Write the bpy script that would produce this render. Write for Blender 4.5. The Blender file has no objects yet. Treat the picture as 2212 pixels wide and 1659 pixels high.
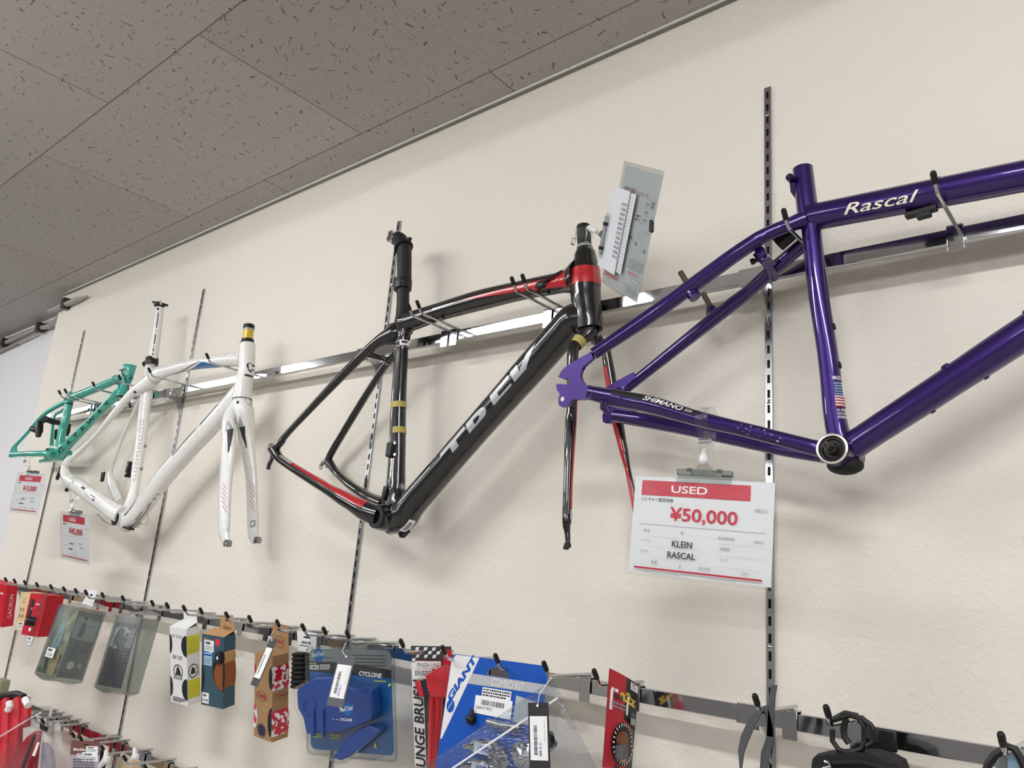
import bpy, bmesh, math, random
from mathutils import Vector, Matrix
PI = math.pi
R = math.radians
rnd = random.Random(7)
SC = bpy.context.scene
COL = SC.collection
ZC = 1.6                      # height of the camera above the floor
CEIL = ZC + 1.119

# ---------------------------------------------------------------- camera
YAW, PITCH, ROLL, FPX = -0.7169, 0.2544, 0.0811, 1679.6
CAM = Vector((0.48, -1.1824, ZC))
_f = Vector((math.sin(YAW) * math.cos(PITCH), math.cos(YAW) * math.cos(PITCH), math.sin(PITCH)))
_r = _f.cross(Vector((0, 0, 1))).normalized()
_u = _r.cross(_f)
CR = _r * math.cos(ROLL) + _u * math.sin(ROLL)
CU = -_r * math.sin(ROLL) + _u * math.cos(ROLL)
cam = bpy.data.cameras.new('camera')
cam.sensor_fit = 'HORIZONTAL'; cam.sensor_width = 36.0; cam.lens = FPX / 2212 * 36.0
cam.clip_start = 0.05; cam.clip_end = 60
camo = bpy.data.objects.new('camera', cam); COL.objects.link(camo)
camo.matrix_world = Matrix(((CR.x, CU.x, -_f.x, CAM.x), (CR.y, CU.y, -_f.y, CAM.y), (CR.z, CU.z, -_f.z, CAM.z), (0, 0, 0, 1)))
SC.camera = camo

# ---------------------------------------------------------------- world, exposure, ceiling lamps
SC.view_settings.view_transform = 'Standard'; SC.view_settings.look = 'None'
SC.view_settings.exposure = 0.0; SC.view_settings.gamma = 1.0
SC.view_settings.use_curve_mapping = False
wd = bpy.data.worlds.new('world'); SC.world = wd; wd.use_nodes = True
wd.node_tree.nodes['Background'].inputs[0].default_value = (0.95, 0.97, 1.0, 1)
wd.node_tree.nodes['Background'].inputs[1].default_value = 0.10
LAMP = 69.0                   # radiance of the domed light bars
ROWS = (-1.36, -3.5, -5.65)   # rows of surface-mounted light bars across the shop
FIX_X = (-6.55, -4.3, -2.05, 0.2, 2.45)   # left end of each light bar in a row
FIX_L, FIX_W, FIX_H = 1.22, 0.20, 0.058
LAMP_COL = (0.985, 0.985, 1.0)

# ---------------------------------------------------------------- measuring helper: photo point on the plane y = Y
def ray(px, py):
    return _f + CR * ((px - 1106) / FPX) - CU * ((py - 829.5) / FPX)
def at(px, py, Y):
    d = ray(px, py)
    return CAM + d * ((Y - CAM.y) / d.y)

# ---------------------------------------------------------------- materials
def srgb(h):
    if isinstance(h, str):
        h = h.lstrip('#'); c = [int(h[i:i + 2], 16) / 255 for i in (0, 2, 4)]
    else:
        c = list(h)
    return [v / 12.92 if v <= 0.04045 else ((v + 0.055) / 1.055) ** 2.4 for v in c] + [1.0]
MATS = {}
def mat(name, col, rough=0.5, metal=0.0, coat=0.0, spec=0.5, trans=0.0, ior=1.45, bump=None, var=None, alpha=None):
    m = bpy.data.materials.new(name); m.use_nodes = True
    nt = m.node_tree; b = nt.nodes['Principled BSDF']
    b.inputs['Base Color'].default_value = srgb(col)
    b.inputs['Roughness'].default_value = rough
    b.inputs['Metallic'].default_value = metal
    b.inputs['Coat Weight'].default_value = coat
    b.inputs['Coat Roughness'].default_value = 0.03
    b.inputs['Specular IOR Level'].default_value = spec
    b.inputs['Transmission Weight'].default_value = trans
    b.inputs['IOR'].default_value = ior
    tc = nt.nodes.new('ShaderNodeTexCoord')
    n = nt.nodes.new('ShaderNodeTexNoise'); n.inputs['Detail'].default_value = 3
    nt.links.new(tc.outputs['Object'], n.inputs['Vector'])
    if var:                   # slight procedural unevenness of the colour itself
        n.inputs['Scale'].default_value = var[0]
        mx = nt.nodes.new('ShaderNodeMix'); mx.data_type = 'RGBA'
        c = srgb(col); k = 1 - var[1]
        mx.inputs[6].default_value = [c[0] * k, c[1] * k, c[2] * k, 1]; mx.inputs[7].default_value = c
        nt.links.new(n.outputs[0], mx.inputs[0]); nt.links.new(mx.outputs[2], b.inputs['Base Color'])
    else:                     # slight procedural unevenness of the gloss
        n.inputs['Scale'].default_value = 40
        mr = nt.nodes.new('ShaderNodeMapRange')
        mr.inputs[3].default_value = max(0.0, rough - 0.03); mr.inputs[4].default_value = min(1.0, rough + 0.03)
        nt.links.new(n.outputs[0], mr.inputs[0]); nt.links.new(mr.outputs[0], b.inputs['Roughness'])
    if bump:
        n2 = nt.nodes.new('ShaderNodeTexNoise'); n2.inputs['Scale'].default_value = bump[0]; n2.inputs['Detail'].default_value = 2
        nt.links.new(tc.outputs['Object'], n2.inputs['Vector'])
        bp = nt.nodes.new('ShaderNodeBump'); bp.inputs['Strength'].default_value = bump[1]; bp.inputs['Distance'].default_value = bump[2]
        nt.links.new(n2.outputs[0], bp.inputs['Height']); nt.links.new(bp.outputs[0], b.inputs['Normal'])
    MATS[name] = m
    return m
def clear_film(name, tint, gloss, rough=0.08):
    """thin clear plastic: see-through with a fresnel sheen"""
    m = bpy.data.materials.new(name); m.use_nodes = True; nt = m.node_tree
    nt.nodes.remove(nt.nodes['Principled BSDF'])
    out = nt.nodes['Material Output']
    t = nt.nodes.new('ShaderNodeBsdfTransparent'); t.inputs[0].default_value = srgb(tint)
    g = nt.nodes.new('ShaderNodeBsdfGlossy'); g.inputs['Roughness'].default_value = rough
    fr = nt.nodes.new('ShaderNodeLayerWeight'); fr.inputs[0].default_value = 0.5
    pw = nt.nodes.new('ShaderNodeMath'); pw.operation = 'POWER'; pw.inputs[1].default_value = 4.0
    ma = nt.nodes.new('ShaderNodeMath'); ma.operation = 'MULTIPLY_ADD'; ma.inputs[1].default_value = 0.6; ma.inputs[2].default_value = gloss
    n = nt.nodes.new('ShaderNodeTexNoise'); n.inputs['Scale'].default_value = 35
    bp = nt.nodes.new('ShaderNodeBump'); bp.inputs['Strength'].default_value = 0.25; bp.inputs['Distance'].default_value = 0.004
    nt.links.new(n.outputs[0], bp.inputs['Height']); nt.links.new(bp.outputs[0], g.inputs['Normal'])
    mx = nt.nodes.new('ShaderNodeMixShader')
    nt.links.new(fr.outputs['Facing'], pw.inputs[0]); nt.links.new(pw.outputs[0], ma.inputs[0]); nt.links.new(ma.outputs[0], mx.inputs[0])
    nt.links.new(t.outputs[0], mx.inputs[1]); nt.links.new(g.outputs[0], mx.inputs[2]); nt.links.new(mx.outputs[0], out.inputs[0])
    MATS[name] = m
    return m
M = MATS
mat('chrome', '#c4c5c8', 0.10, 1.0)
mat('zinc', '#b2b4b6', 0.24, 1.0)
mat('steel', '#9a9a9a', 0.3, 1.0)
mat('slot_dark', '#141416', 0.7)
mat('cap_black', '#0c0c0d', 0.45)
mat('black_plastic', '#121213', 0.4)
mat('matte_black', '#17181a', 0.55)
mat('rubber', '#1a1a1b', 0.8)
mat('carbon_black', '#0a0c0d', 0.22, 0.0, 1.0)
mat('carbon_red', '#b4101f', 0.3, 0.0, 1.0)
mat('carbon_silver', '#b4b6b9', 0.3, 0.3, 0.6)
mat('tape_yellow', '#b3a45a', 0.6)
mat('purple_paint', '#2a0c5e', 0.3, 0.6, 1.0)
mat('purple_plate', '#38206a', 0.38, 0.5, 0.6)
mat('cream', '#efe9d4', 0.5)
mat('white_gloss', '#e6e6e2', 0.28, 0.0, 0.8)
mat('silver_grey', '#9da09f', 0.4, 0.2)
mat('grey_line', '#b9bab9', 0.5)
mat('blue_paint', '#1f6aa8', 0.3, 0.1, 0.8)
mat('navy', '#1b2242', 0.4)
mat('teal', '#3aa896', 0.33, 0.0, 0.8)
mat('gold', '#d2b13c', 0.35, 0.2, 0.3)
mat('paper', '#e9e9ea', 0.6)
mat('paper2', '#dcdde2', 0.65, bump=(60, 0.3, 0.002))
mat('label_white', '#f1f1f1', 0.55)
mat('ink', '#26262a', 0.6)
mat('ink_grey', '#8d9096', 0.6)
mat('ink_faint', '#b6b8bd', 0.6)
mat('red_print', '#cf3246', 0.5)
mat('red_dark', '#b0243a', 0.5)
mat('kraft', '#a5815a', 0.75, var=(60, 0.12))
mat('kraft_light', '#b98f63', 0.7, var=(60, 0.10))
mat('slate_blue', '#33505f', 0.55)
mat('card_white', '#e4e4e4', 0.45)
mat('yellow_tape', '#c9c425', 0.3, 0.0, 0.5, bump=(90, 0.4, 0.002))
mat('brown_leather', '#8a4a18', 0.5, bump=(120, 0.3, 0.001))
mat('skyblue', '#9cc4de', 0.5)
mat('royal', '#1c3f9a', 0.5)
mat('kit_blue', '#0b4fae', 0.4)
mat('kit_grey', '#b3b6ba', 0.4)
mat('blister_blue', '#0a68b4', 0.4)
mat('tool_blue', '#123f8e', 0.3, 0.0, 0.4)
mat('pack_grey', '#8e9194', 0.5)
mat('tag_grey', '#55575c', 0.55)
mat('tag_black', '#2a2b2e', 0.5)
mat('charcoal', '#3c4044', 0.6)
mat('red_box', '#c3162a', 0.45)
mat('red_plastic', '#c0202c', 0.3, 0.0, 0.4)
mat('beige_box', '#d9bf94', 0.6)
mat('navy_brush', '#191d33', 0.8)
mat('strap_grey', '#4d5053', 0.85, bump=(400, 0.6, 0.002))
mat('bag_black', '#131314', 0.75, bump=(260, 0.5, 0.002))
mat('photo_green', '#7d9a66', 0.5, var=(30, 0.45))
mat('photo_blue', '#8fb4c8', 0.5)
mat('photo_teal', '#5c7f82', 0.5)
mat('poncho_grey', '#7e8485', 0.5)
mat('poncho_navy', '#22303c', 0.5)
mat('pale_panel', '#b3c0c2', 0.5)
mat('skin', '#d8c0a8', 0.6)
mat('grass', '#4f7a3c', 0.6)
mat('white_plastic', '#e8e8e8', 0.4)
mat('pad_red', '#ad1a2c', 0.45)
mat('pad_gold', '#d8b23a', 0.45)
mat('copper', '#8a5a3a', 0.35, 0.7)
mat('maroon', '#6f463d', 0.5)
mat('lilac', '#a79daa', 0.5)
mat('conduit', '#a9a7a2', 0.45, 0.4)
mat('trim_white', '#d8d6cf', 0.5)
mat('trim_grey', '#8d8c84', 0.6)
mat('alu_ring', '#d6d4d0', 0.3, 0.8)
mat('dark_steel', '#4a443c', 0.4, 0.8)
mat('post_brown', '#584a3e', 0.5, 0.4)
mat('flag_blue', '#27407c', 0.5)
mat('flag_red', '#a8303c', 0.5)
mat('lamp_white', '#e6e6e4', 0.5)
mat('yellow_green', '#b7c13a', 0.5)
mat('olive', '#8a8c74', 0.6)
mat('kraft_dark', '#6d5a44', 0.7)
mat('clear_solid', '#f2f4f4', 0.04, trans=1.0, ior=1.45)
clear_film('film', '#fbfcfc', 0.03)
clear_film('film_thick', '#f0f3f3', 0.06, 0.05)
clear_film('bag_film', '#f4f7fb', 0.09, 0.16)
clear_film('frost', '#d0d6d3', 0.16, 0.35)

# ---------------------------------------------------------------- mesh builder
class MB:
    def __init__(s):
        s.v = []; s.f = []; s.m = []; s.mats = []
    def mi(s, name):
        if name not in s.mats: s.mats.append(name)
        return s.mats.index(name)
    def add(s, vs, fs, m):
        k = len(s.v); i = s.mi(m)
        s.v += [Vector(p) for p in vs]
        for f in fs:
            s.f.append([k + a for a in f]); s.m.append(i)
    def quad(s, a, b, c, d, m): s.add([a, b, c, d], [(0, 1, 2, 3)], m)
    def box(s, c, size, m, Rm=None):
        x, y, z = [v / 2 for v in size]
        vs = [Vector(p) for p in ((-x, -y, -z), (x, -y, -z), (x, y, -z), (-x, y, -z), (-x, -y, z), (x, -y, z), (x, y, z), (-x, y, z))]
        if Rm: vs = [Rm @ p for p in vs]
        s.add([Vector(c) + p for p in vs], [(0, 3, 2, 1), (4, 5, 6, 7), (0, 1, 5, 4), (1, 2, 6, 5), (2, 3, 7, 6), (3, 0, 4, 7)], m)
    def prism(s, poly, d, m):
        """poly: 3-d loop, d: extrusion vector"""
        n = len(poly); d = Vector(d); poly = [Vector(p) for p in poly]
        s.add(poly + [p + d for p in poly], [list(range(n)), list(range(2 * n - 1, n - 1, -1))] + [(i, i + n, (i + 1) % n + n, (i + 1) % n) for i in range(n)], m)
    def tube(s, pts, rad, m, n=10, caps=True, flat=None):
        """round tube along points; rad number or list; flat=(axis, k) squashes the section along a world axis"""
        pts = [Vector(p) for p in pts]
        if not isinstance(rad, (list, tuple)): rad = [rad] * len(pts)
        ref = None; rings = []
        for i, p in enumerate(pts):
            t = (pts[min(i + 1, len(pts) - 1)] - pts[max(i - 1, 0)]).normalized()
            if ref is None:
                ref = t.cross(Vector((0, 0, 1)) if abs(t.z) < 0.9 else Vector((1, 0, 0))).normalized()
            ref = (ref - t * ref.dot(t)).normalized()
            b = t.cross(ref); ring = []
            for k in range(n):
                a = 2 * PI * k / n
                o = ref * math.cos(a) * rad[i] + b * math.sin(a) * rad[i]
                if flat:
                    ax = Vector(flat[0]); o = o - ax * (o.dot(ax) * (1 - flat[1]))
                ring.append(p + o)
            rings.append(ring)
        vs = [q for r_ in rings for q in r_]
        fs = [(i * n + k, i * n + (k + 1) % n, (i + 1) * n + (k + 1) % n, (i + 1) * n + k) for i in range(len(pts) - 1) for k in range(n)]
        if caps:
            fs += [list(range(n - 1, -1, -1)), list(range((len(pts) - 1) * n, len(pts) * n))]
        s.add(vs, fs, m)
    def lathe(s, base, axis, prof, m, n=24, caps=True):
        """prof: (distance along axis, radius)"""
        base = Vector(base); axis = Vector(axis).normalized()
        s.tube_frames([(base + axis * h, r_) for h, r_ in prof], axis, m, n, caps)
    def tube_frames(s, pr, axis, m, n, caps):
        ref = axis.cross(Vector((0, 0, 1)) if abs(axis.z) < 0.9 else Vector((1, 0, 0))).normalized(); b = axis.cross(ref)
        vs = [p + ref * math.cos(2 * PI * k / n) * r_ + b * math.sin(2 * PI * k / n) * r_ for p, r_ in pr for k in range(n)]
        fs = [(i * n + k, i * n + (k + 1) % n, (i + 1) * n + (k + 1) % n, (i + 1) * n + k) for i in range(len(pr) - 1) for k in range(n)]
        if caps: fs += [list(range(n - 1, -1, -1)), list(range((len(pr) - 1) * n, len(pr) * n))]
        s.add(vs, fs, m)
    def ball(s, c, r_, m, n=12, sc=(1, 1, 1)):
        c = Vector(c); vs = []; fs = []
        h = n // 2
        for i in range(h + 1):
            for k in range(n):
                a = PI * i / h; b = 2 * PI * k / n
                vs.append(c + Vector((math.sin(a) * math.cos(b) * sc[0], math.sin(a) * math.sin(b) * sc[1], math.cos(a) * sc[2])) * r_)
        for i in range(h):
            for k in range(n):
                fs.append((i * n + k, (i + 1) * n + k, (i + 1) * n + (k + 1) % n, i * n + (k + 1) % n))
        s.add(vs, fs, m)
    def build(s, name, parent=None, loc=None, smooth=38, bevel=0):
        me = bpy.data.meshes.new(name)
        org = Vector(loc) if loc is not None else Vector((0, 0, 0))
        if parent is not None: org = world_loc(parent)
        me.from_pydata([p - org for p in s.v], [], s.f)
        for nm in s.mats: me.materials.append(M[nm])
        me.polygons.foreach_set('material_index', s.m)
        bm = bmesh.new(); bm.from_mesh(me)
        bmesh.ops.remove_doubles(bm, verts=bm.verts, dist=1e-7)
        bmesh.ops.recalc_face_normals(bm, faces=bm.faces)
        if bevel:
            bmesh.ops.bevel(bm, geom=[e for e in bm.edges if len(e.link_faces) == 2 and e.calc_face_angle(0) > 0.6], offset=bevel, segments=2, affect='EDGES', profile=0.5)
        bm.to_mesh(me); bm.free()
        if bevel and smooth == 38: smooth = 20
        if smooth:
            me.polygons.foreach_set('use_smooth', [True] * len(me.polygons))
            me.set_sharp_from_angle(angle=R(smooth))
        o = bpy.data.objects.new(name, me); COL.objects.link(o)
        if parent is not None: o.parent = parent
        else: o.location = org
        return o
def world_loc(o):
    p = Vector(o.location)
    while o.parent is not None:
        o = o.parent; p += Vector(o.location)
    return p
def tag(o, label=None, cat=None, group=None, kind=None):
    if label: o['label'] = label
    if cat: o['category'] = cat
    if group: o['group'] = group
    if kind: o['kind'] = kind
    return o
def thing(name, label, cat, loc, group=None):
    o = bpy.data.objects.new(name, None); COL.objects.link(o); o.location = loc
    o.empty_display_size = 0.05
    return tag(o, label, cat, group)
def dup(root, loc, label, group=None, rotz=0):
    c = root.copy(); COL.objects.link(c); c.location = loc; c.rotation_euler = (0, 0, rotz); c['label'] = label
    if group: c['group'] = group
    for ch in list(root.children):
        d = ch.copy(); COL.objects.link(d); d.parent = c
        for g in list(ch.children):
            e = g.copy(); COL.objects.link(e); e.parent = d
    return c

# ---------------------------------------------------------------- writing
_tc = {}
def text_mesh(body, bold=0.0, shear=0.0, cut=0):
    key = (body, bold, shear, cut)
    if key not in _tc:
        c = bpy.data.curves.new('t', 'FONT'); c.body = body; c.size = 1; c.offset = bold; c.shear = shear; c.resolution_u = 4
        o = bpy.data.objects.new('t', c); me = bpy.data.meshes.new_from_object(o)
        bm = bmesh.new(); bm.from_mesh(me)
        xs = [v.co.x for v in bm.verts]; ys = [v.co.y for v in bm.verts]
        x0, x1, y0, y1 = min(xs), max(xs), min(ys), max(ys)
        for v in bm.verts: v.co = ((v.co.x - x0) / (x1 - x0), (v.co.y - y0) / (y1 - y0), 0)
        for i in range(1, cut):
            bmesh.ops.bisect_plane(bm, geom=bm.verts[:] + bm.edges[:] + bm.faces[:], plane_co=(0, i / cut, 0), plane_no=(0, 1, 0))
        bm.verts.index_update()
        _tc[key] = ([(v.co.x, v.co.y) for v in bm.verts], [[v.index for v in f.verts] for f in bm.faces], (x1 - x0) / (y1 - y0))
        bm.free(); bpy.data.meshes.remove(me); bpy.data.objects.remove(o); bpy.data.curves.remove(c)
    return _tc[key]
class Print:
    """ink on a surface: mp(u, v, lift) -> point"""
    def __init__(s, mb, mp): s.mb = mb; s.mp = mp; s.k = 1
    def lift(s): s.k += 1; return 0.00012 * s.k
    def rect(s, u0, v0, u1, v1, m):
        w = s.lift(); s.mb.quad(s.mp(u0, v0, w), s.mp(u1, v0, w), s.mp(u1, v1, w), s.mp(u0, v1, w), m)
    def poly(s, pts, m):
        w = s.lift(); s.mb.add([s.mp(u, v, w) for u, v in pts], [list(range(len(pts)))], m)
    def disc(s, u, v, r_, m, ry=None, n=24):
        s.poly([(u + r_ * math.cos(2 * PI * k / n), v + (ry or r_) * math.sin(2 * PI * k / n)) for k in range(n)], m)
    def ring(s, u, v, r0, r1, m, ky=1.0, n=28):
        w = s.lift(); vs = []
        for k in range(n):
            a = 2 * PI * k / n
            vs += [s.mp(u + r0 * math.cos(a), v + r0 * ky * math.sin(a), w), s.mp(u + r1 * math.cos(a), v + r1 * ky * math.sin(a), w)]
        s.mb.add(vs, [(2 * k, 2 * k + 1, (2 * k + 3) % (2 * n), (2 * k + 2) % (2 * n)) for k in range(n)], m)
    def text(s, body, u, v, h, m, w=None, bold=0.0, shear=0.0, rot=0.0, align='l'):
        V, F, asp = text_mesh(body, bold, shear)
        W = w if w else h * asp
        off = {'l': 0, 'c': -W / 2, 'r': -W}[align]
        l = s.lift(); c, n = math.cos(rot), math.sin(rot)
        s.mb.add([s.mp(u + (x * W + off) * c - y * h * n, v + (x * W + off) * n + y * h * c, l) for x, y in V], F, m)
    def bars(s, u0, v0, u1, v1, m, n=24, vert=True, seed=1):
        g = random.Random(seed); tot = (u1 - u0) if vert else (v1 - v0); p = 0.0; st = tot / n
        l = s.lift()
        while p < tot - st * 0.3:
            w = st * g.choice((0.25, 0.4, 0.65, 0.9)); a = p
            if vert: q = ((u0 + a, v0), (u0 + a + w, v0), (u0 + a + w, v1), (u0 + a, v1))
            else: q = ((u0, v0 + a), (u1, v0 + a), (u1, v0 + a + w), (u0, v0 + a + w))
            s.mb.add([s.mp(*x, l) for x in q], [(0, 1, 2, 3)], m)
            p += w + st * g.choice((0.25, 0.4, 0.6))
    def scrib(s, u0, v0, u1, v1, m, rows=1, seed=3):
        """print too small to read: rows of short strokes"""
        v0, v1 = min(v0, v1), max(v0, v1)
        g = random.Random(seed); h = (v1 - v0) / (rows * 1.7); l = s.lift()
        for r_ in range(rows):
            y = v1 - (v1 - v0) * (r_ + 0.5) / rows; x = u0; end = u1 if r_ < rows - 1 else u0 + (u1 - u0) * g.uniform(0.6, 1)
            while x < end:
                w = h * g.uniform(0.5, 2.2); w = min(w, u1 - x)
                s.mb.add([s.mp(*q, l) for q in ((x, y - h / 2), (x + w, y - h / 2), (x + w, y + h / 2), (x, y + h / 2))], [(0, 1, 2, 3)], m)
                x += w + h * g.uniform(0.3, 0.6)
def quad_map(TL, TR, BR, BL, W, H):
    """u in 0..W from the left, v in 0..H from the bottom, lifted towards the viewer's side"""
    TL, TR, BR, BL = map(Vector, (TL, TR, BR, BL))
    n = (TR - TL).cross(TL - BL).normalized()      # faces the side the sheet is read from
    def mp(u, v, l=0.0):
        a, b = u / W, v / H
        return (BL * (1 - a) + BR * a) * (1 - b) + (TL * (1 - a) + TR * a) * b + n * l
    mp.n = n
    return mp
def euler_m(pitch, roll, yaw):
    return Matrix.Rotation(R(yaw), 3, 'Z') @ Matrix.Rotation(R(pitch), 3, 'X') @ Matrix.Rotation(R(roll), 3, 'Y')
class Pose:
    """a hanging box: centre, tilt, size; local front is -y"""
    def __init__(s, rot, c, whd):
        s.R = euler_m(*rot); s.c = Vector((c[0], c[1], c[2] + ZC)); s.w, s.h, s.d = whd
    def P(s, x, y, z): return s.c + s.R @ Vector((x, y, z))
    def front(s): return lambda u, v, l=0.0: s.P(u - s.w / 2, -s.d / 2 - l, v - s.h / 2)
    def right(s): return lambda u, v, l=0.0: s.P(s.w / 2 + l, u - s.d / 2, v - s.h / 2)
    def box(s, mb, m, x0=None, x1=None, y0=None, y1=None, z0=None, z1=None):
        x0 = -s.w / 2 if x0 is None else x0; x1 = s.w / 2 if x1 is None else x1
        y0 = -s.d / 2 if y0 is None else y0; y1 = s.d / 2 if y1 is None else y1
        z0 = -s.h / 2 if z0 is None else z0; z1 = s.h / 2 if z1 is None else z1
        mb.box(s.P((x0 + x1) / 2, (y0 + y1) / 2, (z0 + z1) / 2), (x1 - x0, y1 - y0, z1 - z0), m, s.R)

# ---------------------------------------------------------------- swept frame tubes
class Tube:
    """stations: list of (first edge px, second edge px) seen in the photo, on the planes y = Y (one or one per station).
    depth: ratio of the section's depth to its seen width"""
    def __init__(s, st, Y, depth=1.0, K=6, n=24, grow=1.0):
        C, E, A = [], [], []
        for i, (a, b) in enumerate(st):
            y = Y[i] if isinstance(Y, (list, tuple)) else Y
            p, q = at(a[0], a[1], y), at(b[0], b[1], y)
            C.append((p + q) / 2); E.append(p - q)
        for i in range(len(C)):
            t = (C[min(i + 1, len(C) - 1)] - C[max(i - 1, 0)]).normalized()
            e = E[i] - t * E[i].dot(t); half = e.length / 2
            d = (C[i] - CAM).normalized(); d = (d - t * d.dot(t)).normalized(); e.normalize()
            nrm = e.cross(t); k = abs(d.dot(nrm))
            dp = depth[i] if isinstance(depth, (list, tuple)) else depth
            # silhouette half width of an ellipse (half, dp*half) seen obliquely
            half = half * k / math.sqrt(k * k + (dp ** 2) * (1 - k * k)) if k > 0.05 else half * k
            A.append((half * grow, dp)); E[i] = e
        s.C, s.E, s.A = [], [], []
        m = len(C)
        for i in range(m - 1):
            p0, p1, p2, p3 = C[max(i - 1, 0)], C[i], C[i + 1], C[min(i + 2, m - 1)]
            for k in range(K):
                t = k / K
                s.C.append(0.5 * ((2 * p1) + (p2 - p0) * t + (2 * p0 - 5 * p1 + 4 * p2 - p3) * t * t + (3 * p1 - p0 - 3 * p2 + p3) * t ** 3))
                w = t * t * (3 - 2 * t)
                s.E.append(E[i].lerp(E[i + 1], t)); s.A.append((A[i][0] + (A[i + 1][0] - A[i][0]) * w, A[i][1] + (A[i + 1][1] - A[i][1]) * w))
        s.C.append(C[-1]); s.E.append(E[-1]); s.A.append(A[-1])
        s.n = n; s.L = [0.0]
        s.F = []
        for i in range(len(s.C)):
            t = (s.C[min(i + 1, len(s.C) - 1)] - s.C[max(i - 1, 0)]).normalized()
            N = (s.E[i] - t * s.E[i].dot(t)).normalized(); B = N.cross(t)
            if B.y > 0: B = -B
            s.F.append((N, B))
            if i == len(s.C) // 2:          # marks are placed round from the side that is seen
                v = CAM - s.C[i]; s.turn = math.degrees(math.atan2(v.dot(B), v.dot(N))) - 90
            if i: s.L.append(s.L[-1] + (s.C[i] - s.C[i - 1]).length)
    def P(s, u, th, l=0.0):
        """u: 0..1 along, th: degrees round from the first edge (90 = front, 180 = second edge)"""
        x = max(0.0, min(1.0, u)) * s.L[-1]; i = 0; th = th + s.turn
        while i < len(s.L) - 2 and s.L[i + 1] < x: i += 1
        k = (x - s.L[i]) / max(1e-9, s.L[i + 1] - s.L[i])
        c = s.C[i].lerp(s.C[i + 1], k); N = s.F[i][0].lerp(s.F[i + 1][0], k); B = s.F[i][1].lerp(s.F[i + 1][1], k)
        a = s.A[i][0] * (1 - k) + s.A[i + 1][0] * k; dp = s.A[i][1] * (1 - k) + s.A[i + 1][1] * k
        return c + N * math.cos(R(th)) * (a + l) + B * math.sin(R(th)) * (a * dp + l)
    def rad(s, u):
        i = int(max(0, min(1, u)) * (len(s.A) - 1)); return s.A[i][0]
    def mesh(s, mb, m, caps=True):
        n = s.n; vs = []
        for c, (N, B), (a, dp) in zip(s.C, s.F, s.A):
            vs += [c + N * math.cos(2 * PI * k / n) * a + B * math.sin(2 * PI * k / n) * a * dp for k in range(n)]
        q = len(s.C)
        fs = [(i * n + k, i * n + (k + 1) % n, (i + 1) * n + (k + 1) % n, (i + 1) * n + k) for i in range(q - 1) for k in range(n)]
        if caps: fs += [list(range(n - 1, -1, -1)), list(range((q - 1) * n, q * n))]
        mb.add(vs, fs, m)
    def band(s, mb, u0, u1, t0, t1, m, l=0.0004, nu=14, nt=8):
        """coloured patch between u0..u1 and the angles t0..t1, each a number or (at u0, at u1)"""
        f = lambda t, k: t[0] * (1 - k) + t[1] * k if isinstance(t, tuple) else t
        vs = []
        for i in range(nu + 1):
            k = i / nu; u = u0 + (u1 - u0) * k
            for j in range(nt + 1):
                vs.append(s.P(u, f(t0, k) + (f(t1, k) - f(t0, k)) * j / nt, l))
        w = nt + 1
        mb.add(vs, [(i * w + j, i * w + j + 1, (i + 1) * w + j + 1, (i + 1) * w + j) for i in range(nu) for j in range(nt)], m)
    def text(s, mb, body, u0, u1, t_base, t_top, m, bold=0.0, shear=0.0, l=0.0005, clip=0.0):
        """lettering along the tube: baseline at angle t_base, cap line at t_top"""
        V, F, asp = text_mesh(body, bold, shear, 8)
        F = [f for f in F if min(V[i][1] for i in f) >= clip - 1e-4]
        mb.add([s.P(u0 + (u1 - u0) * x, t_base + (t_top - t_base) * y, l) for x, y in V], F, m)
def tube_part(name, parent, tb, m, extra=None, label=None, caps=True):
    mb = MB(); tb.mesh(mb, m, caps)
    if extra: extra(mb)
    o = mb.build(name, parent)
    if label: o['label'] = label
    return o

# ================================================================ ROOM
def struct(mb, name, smooth=0, parent=None):
    o = mb.build(name, parent, smooth=smooth)
    if parent is None: o['kind'] = 'structure'
    return o
def wall_mat(name, col, bump_d):
    m = mat(name, col, 0.75, spec=0.25)
    nt = m.node_tree; b = nt.nodes['Principled BSDF']
    tc = nt.nodes.new('ShaderNodeTexCoord')
    n1 = nt.nodes.new('ShaderNodeTexNoise'); n1.inputs['Scale'].default_value = 85; n1.inputs['Detail'].default_value = 4; n1.inputs['Roughness'].default_value = 0.55; n1.inputs['Distortion'].default_value = 0.6
    bp = nt.nodes.new('ShaderNodeBump'); bp.inputs['Strength'].default_value = 1.0; bp.inputs['Distance'].default_value = bump_d
    nt.links.new(tc.outputs['Object'], n1.inputs['Vector']); nt.links.new(n1.outputs[0], bp.inputs['Height']); nt.links.new(bp.outputs[0], b.inputs['Normal'])
    return m
wall_mat('wallpaper', '#e2dcd1', 0.0022)
wall_mat('wall_far_white', '#dcdcdd', 0.001)
mat('room_wall', '#94928f', 0.8, var=(2, 0.1))
mat('floor_board', '#b2ada6', 0.55, var=(3, 0.2))
XL, XR, YB = -9.5, 3.9, -7.6
PX = -3.31                                  # left edge of the display wall panel
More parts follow.
